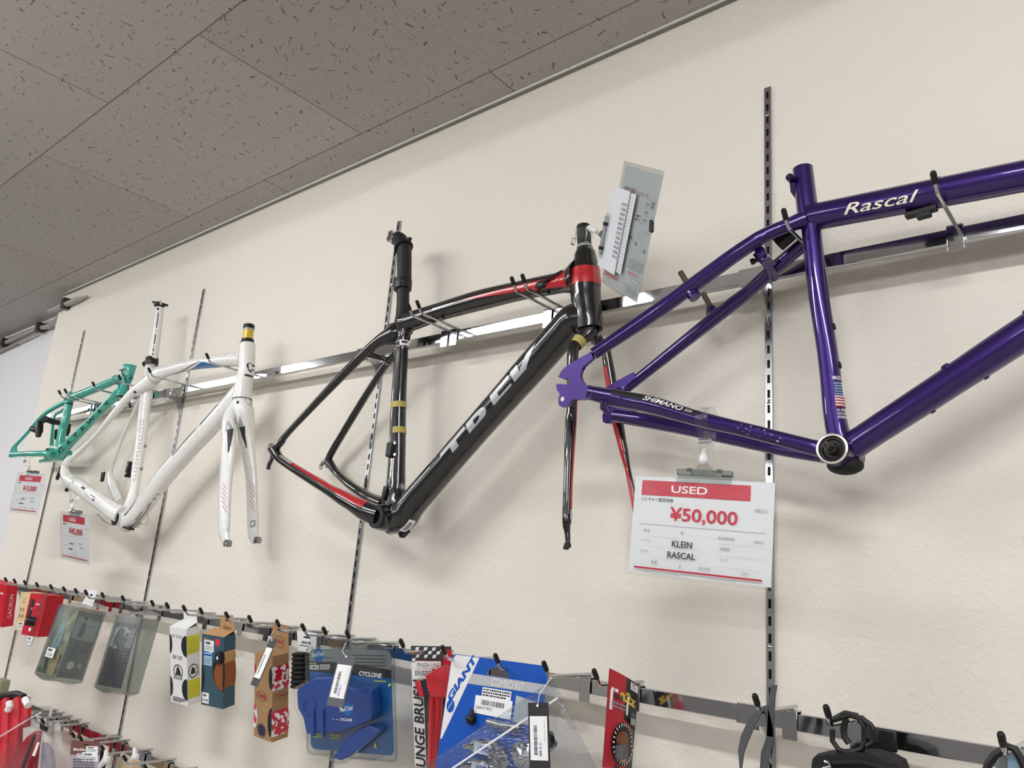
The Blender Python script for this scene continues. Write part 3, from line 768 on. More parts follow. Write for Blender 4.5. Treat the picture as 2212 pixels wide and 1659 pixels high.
for u in (0.36, 0.60):
    for tb, th in ((dt, 12),):
        mb = MB(); p = tb.P(u, th, -0.001); nrm = (tb.P(u, th, 0.01) - p).normalized(); mb.lathe(p, nrm, [(0, 0.006), (0.002, 0.0055), (0.0035, 0.0035)], 'purple_paint', 14); mb.build('bottle_boss', kf)
for u in (0.62, 0.755):
    mb = MB(); p = st.P(u, 165, -0.001); nrm = (st.P(u, 165, 0.01) - p).normalized(); mb.lathe(p, nrm, [(0, 0.0055), (0.002, 0.005), (0.0025, 0.003)], 'slot_dark', 14); mb.build('bottle_boss', kf)
for u in (0.26, 0.42):
    mb = MB(); p = dt.P(u, 172, -0.001); nrm = (dt.P(u, 172, 0.01) - p).normalized(); mb.lathe(p, nrm, [(0, 0.004), (0.0025, 0.003)], 'purple_paint', 12); mb.build('cable_stop', kf)
ht = Tube([((2540, 262), (2610, 250)), ((2575, 420), (2650, 410)), ((2600, 520), (2680, 510))], YK)
tube_part('head_tube', kf, ht, 'purple_paint')

# ================================================================ BLACK FRAME
YT = -0.099
tf = thing('bicycle_frame', 'glossy black carbon road bike frame with red band and fork', 'bicycle frame', at(842, 1112, YT), 'bicycle frames hung on the wall')
tt = Tube([((868, 676), (884, 722)), ((888, 672), (898, 714)), ((950, 652), (958, 692)), ((1031.8, 626), (1041, 671)), ((1120, 606), (1129, 649)), ((1203.6, 588), (1213, 634)), ((1244, 560), (1262, 640))], YT, 0.95)
def f(mb):
    tt.band(mb, 0.36, 0.97, (62, 48), (64, 112), 'carbon_red', 0.0005, 30, 10)
    tt.band(mb, 0.22, 0.36, (58, 61), (70, 66), 'carbon_silver', 0.0005, 12, 3)
tube_part('top_tube', tf, tt, 'carbon_black', f)
mb = MB(); p = tt.P(0.84, 78, 0.0); mb.ball(p, 0.011, 'black_plastic', 14, (1.3, 0.45, 0.8)); mb.tube([p, tt.P(0.89, 60, 0.006), tt.P(0.95, 40, 0.002)], [0.0035, 0.0028, 0.002], 'rubber', 8); mb.build('cable_port', tf)
hd = Tube([((1247, 537), (1279, 535.5)), ((1240, 553), (1289, 553)), ((1233, 585), (1297, 588)), ((1231, 612), (1299.5, 616)), ((1232, 640), (1300, 644)), ((1239, 678), (1302.5, 682)), ((1243, 711), (1303, 715))], YT, 1.0)
def f(mb):
    hd.band(mb, 0.285, 0.49, 20, 175, 'carbon_red', 0.0005, 8, 20)
    hd.text(mb, 'W', 0.10, 0.24, 178, 146, 'carbon_silver')
tube_part('head_tube', tf, hd, 'carbon_black', f)
STEER = (hd.C[0].copy(), (hd.C[0] - hd.C[-1]).normalized())
mb = MB(); hu = hd.C[0]; ax = (hd.C[0] - hd.C[-1]).normalized()
mb.lathe(hu - ax * 0.001, ax, [(0, 0.0155), (0.004, 0.0148), (0.0055, 0.0145)], 'carbon_silver', 24); mb.build('bearing_ring', tf)
dt = Tube([((1256, 662), (1290, 712)), ((1217, 664), (1268, 724)), ((1187, 697), (1240, 745)), ((1137, 755), (1189.6, 801)), ((1006, 908.8), (1052.5, 949.7)), ((879.5, 1056), (924.5, 1097)), ((846, 1090), (897, 1137)), ((822, 1108), (862, 1150))], YT, 1.0)
def f(mb):
    # outlined sans lettering wrapped on the front of the tube, read upward
    dt.text(mb, 'TREK', 0.665, 0.175, 122, 36, 'carbon_silver', bold=0.03, shear=0.1, clip=0.5)
    dt.band(mb, 0.905, 0.945, 118, 150, 'label_white', 0.0006, 4, 6)
    dt.band(mb, 0.912, 0.937, 124, 140, 'ink_grey', 0.0009, 4, 4)
tube_part('down_tube', tf, dt, 'carbon_black', f)
st = Tube([((848, 712), (892, 706)), ((850, 738), (886, 736)), ((852, 760), (882, 760)), ((848.6, 811), (880, 811)), ((844, 872.6), (878, 872.6)), ((838.8, 981), (876.8, 981)), ((834, 1056), (876.5, 1056)), ((832, 1094), (886, 1094))], YT, 0.85)
def f(mb):
    st.band(mb, 0.435, 0.468, 8, 190, 'tape_yellow', 0.0007, 4, 20)
    st.band(mb, 0.578, 0.612, 48, 190, 'tape_yellow', 0.0007, 4, 18)
    st.band(mb, 0.085, 0.115, 70, 172, 'label_white', 0.0006, 4, 12)
    st.band(mb, 0.092, 0.104, 84, 128, 'ink', 0.0009, 2, 8)
    c = st.P(0.905, 128, 0.0008)
    for r0, r1, m_ in ((0.0, 0.0062, 'carbon_silver'), (0.0085, 0.0094, 'ink_grey'), (0.0, 0.0030, 'ink_grey')):
        n = 24; vs = []
        for k in range(n):
            a = 2 * PI * k / n
            for rr in (r0, r1): vs.append(st.P(0.905 + rr * math.cos(a) / st.L[-1], 128 + math.degrees(rr * math.sin(a) / (st.rad(0.9) * 0.95)), 0.0008 + (0.0003 if r1 < 0.004 else 0)))
        mb.add(vs, [(2 * k, 2 * k + 1, (2 * k + 3) % (2 * n), (2 * k + 2) % (2 * n)) for k in range(n)], m_)
tube_part('seat_tube', tf, st, 'carbon_black', f)
# front mech plate and guides on the seat tube
mb = MB(); c = at(845, 972, YT - 0.018); mb.box(c, (0.016, 0.018, 0.032), 'black_plastic', Matrix.Rotation(R(8), 3, 'Z')); mb.build('mech_mount', tf, bevel=0.003)
for dy in (957, 982):
    mb = MB(); mb.lathe(at(853, dy, YT - 0.0262), (0.1, -1, 0), [(0, 0.0032), (0.0012, 0.003), (0.0013, 0.0014)], 'alu_ring', 12); mb.build('rivet', tf)
mb = MB(); mb.box(at(836, 1066, YT - 0.014), (0.012, 0.02, 0.03), 'black_plastic', Matrix.Rotation(R(10), 3, 'Y')); mb.build('cable_guide', tf, bevel=0.003)
mb = MB(); mb.lathe(at(829, 1063, YT - 0.02), (-0.4, -1, 0), [(0, 0.003), (0.003, 0.0028)], 'alu_ring', 10); mb.build('rivet', tf)
# mast, cap and clamp
ms = Tube([((857.5, 541), (889, 528)), ((858, 560), (889.4, 556)), ((857.7, 602), (889, 602)), ((857, 612), (889, 612))], YT)
hd2 = Tube([((846, 512), (842, 527)), ((852, 503), (851, 530)), ((862, 500), (858.5, 534)), ((874, 503), (858, 541)), ((888, 519), (857, 552))], YT, 1.0)
def f(mb): hd2.mesh(mb, 'matte_black')
tube_part('seat_mast_cap', tf, ms, 'matte_black', f)
mm = Tube([((857, 620), (884.5, 620)), ((857, 650), (884.3, 650)), ((855.5, 676), (884, 676)), ((852, 700), (886, 694)), ((848, 724), (892, 714))], YT)
tube_part('seat_mast', tf, mm, 'matte_black')
cl = Tube([((851, 604), (889.5, 606)), ((850.5, 612), (889.5, 615)), ((851, 617), (889, 620)), ((851.5, 624), (888.5, 628))], YT, grow=1.05)
tube_part('seat_clamp', tf, cl, 'black_plastic')
mb = MB(); mb.lathe(at(847, 616, YT - 0.008), (-1, -0.3, 0), [(-0.004, 0.005), (0.001, 0.005), (0.002, 0.003)], 'chrome', 12); mb.build('clamp_bolt', tf)
mb = MB(); c = at(845, 513, YT - 0.014)
mb.lathe(c + Vector((0, 0.004, 0)), (-0.15, -1, 0.05), [(0, 0.0125), (0.007, 0.0130), (0.009, 0.0115), (0.0095, 0.0062), (0.008, 0.0055)], 'chrome', 20, False); mb.box(c + Vector((0.004, -0.002, 0.010)), (0.014, 0.012, 0.006), 'chrome'); mb.build('saddle_clamp', tf, bevel=0)
mb = MB(); mb.lathe(c + Vector((-0.001, -0.003, 0)), (-0.15, -1, 0.05), [(0, 0.006), (0.0015, 0.0055)], 'slot_dark', 6); mb.build('clamp_bolt', tf)
mb = MB(); mb.lathe(at(885, 517, YT), (0.8, -0.2, 0.6), [(-0.003, 0.005), (0.004, 0.0045), (0.005, 0.002)], 'black_plastic', 10); mb.build('clamp_bolt', tf)
# stays
NR = YT - 0.065
ss = Tube([((842, 700), (868, 740)), ((836, 708), (857, 742)), ((783.5, 752), (799, 766.6)), ((629.4, 917), (639.5, 926.4)), ((600, 951), (612, 962)), ((592, 960), (604, 972))], [YT - 0.008, YT - 0.014, YT - 0.03, YT - 0.058, NR, NR])
tube_part('seat_stay', tf, ss, 'carbon_black')
s2 = Tube([((850, 758), (862, 774)), ((813, 803), (826, 813)), ((720, 955), (734, 963)), ((703, 988), (716, 997))], [YT + 0.01, YT + 0.022, YT + 0.055, YT + 0.065])
tube_part('seat_stay', tf, s2, 'carbon_black')
cs = Tube([((600, 962), (586, 984)), ((618, 988), (606, 1004)), ((704.7, 1040), (690, 1060)), ((760, 1067), (742, 1097)), ((800, 1084), (786, 1127)), ((826, 1092), (812, 1136))], [NR, NR, YT - 0.058, YT - 0.05, YT - 0.04, YT - 0.03])
def f(mb):
    cs.band(mb, 0.23, 0.92, (36, 20), (70, 88), 'carbon_red', 0.0005, 30, 8)
    cs.band(mb, 0.10, 0.23, (40, 36), (66, 72), 'carbon_silver', 0.0005, 10, 4)
tube_part('chain_stay', tf, cs, 'carbon_black', f)
c2 = Tube([((716, 988), (704, 1006)), ((735, 1016), (722, 1028)), ((765, 1041), (752, 1057)), ((800, 1062), (790, 1084)), ((834, 1074), (824, 1100))], [YT + 0.065, YT + 0.062, YT + 0.05, YT + 0.04, YT + 0.025])
tube_part('chain_stay', tf, c2, 'carbon_black')
mb = MB(); mb.lathe(at(590, 968, NR + 0.004), (0, -1, 0), [(0, 0.010), (0.008, 0.010), (0.010, 0.007)], 'carbon_black', 16); mb.tube([at(588, 978, NR), at(587, 992, NR), at(581, 1004, NR), at(579, 1014, NR)], [0.006, 0.006, 0.0065, 0.006], 'matte_black', 12, flat=((0, 1, 0), 0.6)); mb.build('derailleur_hanger', tf)
mb = MB(); mb.tube([at(706, 995, YT + 0.065), at(697, 1000, YT + 0.065), at(693, 1006, YT + 0.065), at(694, 1013, YT + 0.065)], [0.009, 0.007, 0.006, 0.005], 'steel', 12, flat=((0, 1, 0), 0.6)); mb.tube([at(708, 1000, YT + 0.065), at(704, 1010, YT + 0.065)], 0.005, 'steel', 10, flat=((0, 1, 0), 0.6)); mb.build('dropout', tf)
bp = [at(792, 763, YT - 0.026), at(806, 768, YT - 0.016), at(820, 772, YT), at(836, 777, YT + 0.014), at(838, 790, YT + 0.016)]
mb = MB(); mb.tube(bp, [0.010, 0.007, 0.0065, 0.007, 0.009], 'carbon_black', 12); mb.build('brake_bridge', tf)
bc = at(812.5, 1116, YT - 0.043)
mb = MB(); mb.lathe(bc + Vector((0, 0.003, 0)), (0, 1, 0), [(0, 0.0240), (0.012, 0.027), (0.04, 0.027), (0.075, 0.024)], 'carbon_black', 32, False); mb.ball(at(860, 1120, YT), 0.024, 'carbon_black', 20, (1.5, 1.1, 1.0)); mb.build('bottom_bracket_shell', tf)
mb = MB(); mb.lathe(bc, (0, -1, 0), [(-0.005, 0.0235), (0.0015, 0.0235), (0.0025, 0.0225), (0.0025, 0.0145), (-0.01, 0.0135)], 'matte_black', 32, False); mb.lathe(bc + Vector((0, 0.0065, 0)), (0, 1, 0), [(0, 0.0136), (0.001, 0.0136)], 'slot_dark', 24); mb.build('bearing_cup', tf)
mb = MB(); mb.box(dt.P(0.955, 158, 0.0), (0.022, 0.014, 0.012), 'matte_black', Matrix.Rotation(R(-40), 3, 'Y')); mb.build('port_cover', tf, bevel=0.002)
# steerer, crown and fork: a thing that turns but stays in the frame
mb = MB(); mb.lathe(hd.C[0] - ax * 0.004, ax, [(0, 0.0132), (0.050, 0.0132), (0.0515, 0.0125)], 'matte_black', 28); mb.build('steerer_tube', tf)
nl = Tube([((1243, 712), (1303, 716)), ((1236, 735), (1262, 745)), ((1226, 756), (1251, 758)), ((1224.6, 800), (1249, 802)), ((1224.6, 875.5), (1246.5, 875.5)), ((1220, 919), (1245, 919)), ((1216.7, 1045), (1237, 1045)), ((1214.5, 1120), (1235, 1122)), ((1215.5, 1136), (1232.5, 1134)), ((1220, 1156), (1232, 1152)), ((1221.5, 1172), (1232.5, 1172))], [YT, YT - 0.022, YT - 0.032, YT - 0.036, YT - 0.04, YT - 0.043, YT - 0.048, YT - 0.05, YT - 0.05, YT - 0.05, YT - 0.05], 1.0)
def f(mb):
    nl.band(mb, 0.24, 0.86, (150, 120), 205, 'carbon_red', 0.0005, 24, 8)
    nl.band(mb, 0.865, 0.905, 128, 200, 'carbon_silver', 0.0005, 4, 6)
    nl.band(mb, 0.075, 0.115, 2, 358, 'tape_yellow', 0.0012, 4, 24)
tube_part('fork_leg', tf, nl, 'carbon_black', f)
fl = Tube([((1246, 714), (1304, 716)), ((1262, 726), (1308, 732)), ((1292, 748), (1316, 750)), ((1298, 763), (1321, 763)), ((1307.6, 825), (1332.7, 825)), ((1320, 904), (1346, 904)), ((1336, 966), (1356, 966)), ((1351.5, 1020), (1364, 1020)), ((1368, 1110), (1384, 1110)), ((1372, 1150), (1384, 1150))], [YT, YT + 0.02, YT + 0.034, YT + 0.038, YT + 0.043, YT + 0.045, YT + 0.047, YT + 0.048, YT + 0.05, YT + 0.05], 1.0)
def f(mb): fl.band(mb, 0.22, 0.95, -30, (75, 95), 'carbon_red', 0.0005, 24, 8)
tube_part('fork_leg', tf, fl, 'carbon_black', f)
mb = MB(); c = at(1226, 1178, YT - 0.05); mb.lathe(c + Vector((0, 0.004, 0)), (0, -1, 0), [(0, 0.005), (0.008, 0.005)], 'matte_black', 12); mb.box(c + Vector((-0.003, 0, -0.004)), (0.007, 0.007, 0.006), 'matte_black'); mb.build('fork_end', tf, bevel=0.001)

# ================================================================ WHITE FRAME
YW = -0.104
wf = thing('bicycle_frame', 'pearl white road bike frame with blue patch, yellow steerer spacer and fork', 'bicycle frame', at(255, 1119, YW), 'bicycle frames hung on the wall')
tt = Tube([((316, 806), (342, 830)), ((336, 794), (350, 822)), ((360, 788.5), (368, 812)), ((413.6, 775), (418, 799)), ((465, 766), (468, 794)), ((510, 759.6), (511, 792)), ((528, 757), (528, 794))], YW, 0.9)
def f(mb):
    tt.band(mb, 0.28, 0.60, (160, 64), (168, 72), 'navy', 0.0005, 18, 4)
    tt.band(mb, 0.45, 0.62, (150, 75), 158, 'blue_paint', 0.0006, 12, 8)
    tt.band(mb, 0.62, 0.86, (75, 140), 158, 'blue_paint', 0.0006, 12, 8)
tube_part('top_tube', wf, tt, 'white_gloss', f)
hd = Tube([((516.5, 744), (552.5, 746)), ((515, 794), (551.5, 795)), ((508, 823), (548.8, 824)), ((502, 862), (545.2, 868))], YW)
def logo(tb, mb, u, a, su, sa, m, ring):
    pts = [(-1, .3), (-.7, .8), (-.2, 1), (.3, .7), (1, .75), (.8, 0), (.95, -.6), (.4, -.3), (.1, -1), (-.5, -.6)]
    if ring:
        n = len(pts)
        mb.add([tb.P(u - su * y * k, a + sa * x * k, 0.0006) for k in (1, .86) for x, y in pts], [(i, (i + 1) % n, (i + 1) % n + n, i + n) for i in range(n)], m)
    else:
        mb.add([tb.P(u - su * y, a + sa * x, 0.0006) for x, y in pts], [list(range(len(pts)))], m)
        tb.band(mb, u - su * 0.25, u + su * 0.25, a - sa * 0.1, a + sa * 0.9, 'white_gloss', 0.0009, 2, 4)
def f(mb):
    logo(hd, mb, 0.46, 118, 0.075, 34, 'ink', False)
    hd.band(mb, 0.565, 0.60, 84, 140, 'ink', 0.0006, 2, 8)
    hd.band(mb, 0.985, 1.0, 4, 356, 'navy', 0.0008, 2, 24)
tube_part('head_tube', wf, hd, 'white_gloss', f)
ax = (hd.C[0] - hd.C[-1]).normalized()
mb = MB(); mb.lathe(hd.C[0], ax, [(0, 0.0215), (0.004, 0.0205), (0.0045, 0.018), (0.015, 0.017)], 'cap_black', 28); mb.build('headset_cover', wf)
mb = MB(); mb.lathe(hd.C[0] + ax * 0.015, ax, [(0, 0.0143), (0.026, 0.0143)], 'gold', 28); mb.lathe(hd.C[0] + ax * 0.0412, ax, [(0, 0.0142), (0.006, 0.0142)], 'silver_grey', 28); mb.build('steerer_spacer', wf)
mb = MB(); mb.lathe(hd.C[0] + ax * 0.0474, ax, [(0, 0.0150), (0.010, 0.0156), (0.012, 0.0150)], 'cap_black', 28); mb.build('steerer_cap', wf)
dt = Tube([((512, 826), (538, 866)), ((500, 838), (528, 874)), ((477, 866), (505, 897)), ((433, 914), (465, 941)), ((390.5, 960), (424, 984)), ((335, 1023), (369, 1047)), ((281, 1095), (313, 1120)), ((256, 1108), (288, 1143))], YW, 0.85)
def f(mb):
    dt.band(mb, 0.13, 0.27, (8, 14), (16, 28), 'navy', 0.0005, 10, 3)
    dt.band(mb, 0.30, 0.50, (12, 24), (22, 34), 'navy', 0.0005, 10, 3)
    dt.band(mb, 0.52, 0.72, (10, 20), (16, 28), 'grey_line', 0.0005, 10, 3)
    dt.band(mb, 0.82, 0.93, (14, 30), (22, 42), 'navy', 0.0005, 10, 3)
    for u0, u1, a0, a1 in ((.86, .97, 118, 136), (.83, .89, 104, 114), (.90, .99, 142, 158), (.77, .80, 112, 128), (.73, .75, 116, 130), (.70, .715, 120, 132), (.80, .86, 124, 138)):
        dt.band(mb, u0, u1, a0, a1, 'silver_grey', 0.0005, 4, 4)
tube_part('down_tube', wf, dt, 'white_gloss', f)
st = Tube([((312, 808), (336, 818)), ((305.6, 831), (332.6, 831)), ((296, 910), (323, 910)), ((291, 960), (316.5, 960)), ((284, 1012), (308, 1012)), ((279, 1057), (301, 1057)), ((268, 1088), (298, 1088)), ((256, 1112), (290, 1116))], YW, 0.85)
def f(mb):
    st.band(mb, 0.10, 0.42, 46, 48, 'silver_grey', 0.0005, 10, 1); st.band(mb, 0.10, 0.42, 66, 68, 'silver_grey', 0.0005, 10, 1)
    for i in range(8):
        u = 0.34 + i * 0.055
        for u0, u1, a0, a1 in ((u, u + .038, 60, 64), (u, u + .038, 84, 88), (u, u + .006, 60, 88), (u + .032, u + .038, 60, 88)): st.band(mb, u0, u1, a0, a1, 'silver_grey', 0.0006, 2, 2)
tube_part('seat_tube', wf, st, 'white_gloss', f)
for py in (949, 993):
    u = 0.52 if py == 949 else 0.68
    mb = MB(); p = st.P(u, 138, -0.001); mb.lathe(p, st.P(u, 138, 0.01) - p, [(0, 0.006), (0.003, 0.0055), (0.0032, 0.003)], 'steel', 14); mb.build('bottle_boss', wf)
mb = MB(); c = at(279, 1014, YW - 0.014); mb.box(c, (0.014, 0.018, 0.05), 'black_plastic', Matrix.Rotation(R(6), 3, 'Y')); mb.build('mech_mount', wf, bevel=0.003)
for d in (-0.014, 0.012):
    mb = MB(); mb.lathe(c + Vector((0.001, -0.009, d)), (0, -1, 0), [(0, 0.004), (0.0015, 0.0035)], 'alu_ring', 12); mb.build('rivet', wf)
sp = Tube([((335.5, 663), (354, 668)), ((331, 700), (350, 703)), ((320, 772), (341.5, 773)), ((318, 782), (340, 783))], YW)
def f(mb):
    for u0, u1 in ((.12, .40), (.45, .465), (.52, .70), (.74, .755), (.78, .83), (.86, .90), (.94, .96)): sp.band(mb, u0, u1, 74, 86, 'ink', 0.0005, 4, 3)
    for i in range(14): sp.band(mb, 0.16 + i * 0.058, 0.16 + i * 0.058 + 0.025 + 0.015 * (i % 3), 164, 169, 'ink_grey', 0.0005, 2, 2)
tube_part('seat_post', wf, sp, 'white_gloss', f)
pa = (sp.C[0] - sp.C[6]).normalized()
mb = MB(); tp = sp.C[0]
mb.ball(tp + pa * 0.010, 0.012, 'black_plastic', 14, (1.9, 1.3, 0.75)); mb.box(tp + pa * 0.016, (0.05, 0.034, 0.007), 'black_plastic', Matrix.Rotation(R(12), 3, 'Y')); mb.build('saddle_clamp', wf, bevel=0)
for dx in (-0.019, 0.02):
    mb = MB(); mb.lathe(tp + pa * 0.006 + Vector((dx, -0.006, 0.0)), (0.1, -0.5, 1), [(0, 0.0042), (0.012, 0.0042), (0.014, 0.003)], 'chrome' if dx > 0 else 'steel', 12); mb.build('clamp_bolt', wf)
mb = MB(); p = sp.P(0.05, 70, 0.0); mb.lathe(p, sp.P(0.05, 70, 0.01) - p, [(0, 0.0042), (0.0006, 0.0042)], 'slot_dark', 14); mb.build('port_hole', wf)
cl = Tube([((314, 774), (343, 775)), ((313, 782), (343, 783)), ((312, 787), (342, 789))], YW)
tube_part('seat_clamp', wf, cl, 'cap_black')
mb = MB(); mb.tube([at(318, 780, YW - 0.006), at(310, 785, YW - 0.008), at(312, 791, YW - 0.006)], [0.006, 0.0055, 0.004], 'cap_black', 10); mb.build('clamp_bolt', wf)
cr = Tube([((314, 784), (333, 786)), ((312, 797), (334, 800)), ((308, 814), (338, 818))], YW)
tube_part('seat_collar', wf, cr, 'white_gloss')
NW = YW - 0.062
cs = Tube([((160, 982), (142, 992)), ((148, 1003), (131.5, 1008)), ((152, 1018), (132, 1034)), ((165, 1031), (141, 1051)), ((183, 1042), (163, 1068)), ((215, 1063), (200, 1095)), ((246, 1083), (238, 1123)), ((268, 1092), (258, 1134))], [NW, NW, NW, NW, NW + 0.005, YW - 0.045, YW - 0.032, YW - 0.022], [1, 1, 1, .8, .6, .6, .7, .8])
def f(mb):
    for u0, u1, a0, a1, m_ in ((.375, .40, 84, 90, 'ink'), (.38, .385, 70, 90, 'ink'), (.51, .56, 74, 92, 'ink'), (.65, .72, 92, 97, 'ink'), (.69, .72, 108, 120, 'ink'), (.65, .655, 92, 100, 'red_print'), (.58, .62, 104, 108, 'ink_faint'), (.60, .64, 114, 117, 'ink_faint'), (.62, .69, 122, 125, 'ink_faint')): cs.band(mb, u0, u1, a0, a1, m_, 0.0005, 3, 2)
tube_part('chain_stay', wf, cs, 'white_gloss', f)
ss = Tube([((321, 806), (338, 836)), ((300, 824), (313, 846)), ((278.6, 842.5), (292, 856)), ((240, 889), (252, 899)), ((201, 940), (212, 941)), ((160, 978), (171, 986)), ((145, 990), (158, 996)), ((138, 1000), (152, 1006))], [YW - 0.006, YW - 0.022, YW - 0.036, YW - 0.05, YW - 0.06, NW, NW, NW])
tube_part('seat_stay', wf, ss, 'white_gloss')
mb = MB(); p = ss.P(0.13, 100, 0.0); mb.lathe(p, ss.P(0.13, 100, 0.01) - p, [(0, 0.0045), (0.0006, 0.0045)], 'slot_dark', 14); mb.build('port_hole', wf)
s2 = Tube([((297, 862), (308, 866)), ((285, 890), (294, 893)), ((261, 940), (271, 942)), ((237, 1008), (246, 1010)), ((230, 1034), (246, 1030)), ((236, 1062), (254, 1052)), ((248, 1092), (266, 1082))], [YW + 0.02, YW + 0.034, YW + 0.048, YW + 0.06, YW + 0.062, YW + 0.055, YW + 0.036], [1, 1, 1, 1, .7, .6, .7])
tube_part('seat_stay', wf, s2, 'white_gloss')
mb = MB(); c = at(222, 1030, YW + 0.066); mb.box(c, (0.02, 0.008, 0.035), 'black_plastic', Matrix.Rotation(R(-8), 3, 'Y')); mb.build('dropout', wf, bevel=0.003)
mb = MB(); mb.tube([at(134, 1008, NW - 0.004), at(130, 1020, NW - 0.006), at(123, 1034, NW - 0.006)], [0.012, 0.012, 0.010], 'black_plastic', 12, flat=((0, 1, 0), 0.5)); mb.build('derailleur_hanger', wf)
mb = MB(); mb.lathe(at(144, 1058, NW - 0.003), (0, -1, 0), [(-0.004, 0.007), (0.004, 0.006), (0.005, 0.003)], 'cap_black', 14); mb.build('dropout', wf)
bc = at(248, 1119, YW - 0.036)
mb = MB(); mb.lathe(bc + Vector((0, 0.002, 0)), (0, 1, 0), [(0, 0.0225), (0.036, 0.024), (0.072, 0.0225)], 'white_gloss', 32, False); mb.ball(at(272, 1120, YW), 0.021, 'white_gloss', 18, (1.4, 1.1, 1.0)); mb.build('bottom_bracket_shell', wf)
mb = MB(); mb.lathe(bc, (0, -1, 0), [(-0.004, 0.0205), (0.001, 0.0205), (0.0015, 0.0125), (-0.008, 0.012)], 'cap_black', 30, False); mb.lathe(bc + Vector((0, 0.003, 0)), (0, 1, 0), [(0, 0.0122), (0.001, 0.0122)], 'slot_dark', 20); mb.build('bearing_cup', wf)
mb = MB(); mb.box(at(275, 1140, YW - 0.008), (0.06, 0.02, 0.006), 'cap_black', Matrix.Rotation(R(8), 3, 'Y')); mb.build('port_cover', wf, bevel=0.002)
mb = MB(); mb.tube([at(210, 1110, YW - 0.03), at(225, 1126, YW - 0.03), at(240, 1134, YW - 0.02), at(255, 1136, YW - 0.012)], 0.0009, 'rubber', 6); mb.tube([at(298, 1130, YW), at(316, 1134, YW), at(321, 1120, YW), at(317, 1108, YW)], 0.0006, 'rubber', 6); mb.build('cable_liner', wf)
# fork
nl = Tube([((500, 866), (545, 871)), ((488, 884), (516, 890)), ((480, 906), (507, 910)), ((479.5, 940), (510, 943)), ((477, 981), (509, 984)), ((472, 1057), (500.5, 1060)), ((470.5, 1110), (498.5, 1112)), ((470, 1143.6), (497.5, 1146)), ((475, 1158), (497.5, 1161)), ((481, 1170), (497, 1172)), ((482, 1179), (492, 1181))], [YW, YW - 0.02, YW - 0.032, YW - 0.036, YW - 0.04, YW - 0.046, YW - 0.05, YW - 0.05, YW - 0.05, YW - 0.05, YW - 0.05], [1, .8, .7, .6, .5, .5, .5, .5, .5, .45, .4])
def f(mb):
    nl.band(mb, 0.20, 0.27, (56, 40), (76, 110), 'silver_grey', 0.0006, 6, 6)
    nl.band(mb, 0.265, 0.42, (58, 66), (112, 74), 'ink', 0.0008, 10, 5)
    for i in range(6): nl.band(mb, 0.61 + i * 0.028, 0.66 + i * 0.028, (44, 88), (48, 92), 'red_dark', 0.0006, 6, 1)
tube_part('fork_leg', wf, nl, 'white_gloss', f)
fl = Tube([((501, 866), (545, 870)), ((506, 884), (550, 888)), ((507.5, 905), (551, 907)), ((513, 940), (551.5, 942)), ((520, 970), (551.7, 971)), ((530, 1035), (556, 1036)), ((533, 1122), (558.5, 1123)), ((535, 1152), (559, 1153)), ((540, 1164), (559.5, 1165)), ((545, 1172), (556, 1174))], [YW, YW, YW + 0.006, YW + 0.016, YW + 0.022, YW + 0.034, YW + 0.046, YW + 0.048, YW + 0.05, YW + 0.05], [1, 1, .9, .8, .6, .5, .5, .5, .45, .4])
def f(mb):
    fl.band(mb, 0.12, 0.22, (58, 40), (64, 84), 'silver_grey', 0.0006, 6, 6)
    fl.band(mb, 0.20, 0.36, (50, 62), (86, 68), 'ink', 0.0008, 10, 5)
    for i in range(6): fl.band(mb, 0.58 + i * 0.032, 0.635 + i * 0.032, (40, 92), (44, 96), 'red_dark', 0.0006, 6, 1)
    fl.band(mb, 0.85, 0.90, 44, 100, 'silver_grey', 0.0006, 3, 6); fl.band(mb, 0.862, 0.885, 58, 80, 'white_gloss', 0.0009, 3, 4)
    logo(fl, mb, 0.055, 128, 0.026, 26, 'ink_grey', True)
tube_part('fork_leg', wf, fl, 'white_gloss', f)
mb = MB(); p = fl.P(0.05, 58, -0.0002); mb.lathe(p, fl.P(0.05, 58, 0.01) - p, [(0, 0.0042), (0.001, 0.0042)], 'slot_dark', 14); mb.build('brake_hole', wf)
for (px, py, y) in ((487, 1174, YW - 0.05), (552, 1167, YW + 0.05)):
    c = at(px, py, y - 0.007)
    mb = MB(); n = 16; vs = []
    for k in range(n + 1):
        a = R(-50) + (R(280)) * k / n
        for rr in (0.0045, 0.0095): vs.append(c + Vector((math.cos(a) * rr, 0, math.sin(a) * rr)))
    bk = [v + Vector((0, 0.012, 0)) for v in vs]; q = len(vs)
    mb.add(vs + bk, [(2 * k, 2 * k + 1, 2 * k + 3, 2 * k + 2) for k in range(n)] + [(2 * k + q, 2 * k + 2 + q, 2 * k + 3 + q, 2 * k + 1 + q) for k in range(n)] + [(2 * k + 1, 2 * k + 1 + q, 2 * k + 3 + q, 2 * k + 3) for k in range(n)] + [(2 * k, 2 * k + 2, 2 * k + 2 + q, 2 * k + q) for k in range(n)], 'steel')
    mb.build('fork_end', wf)

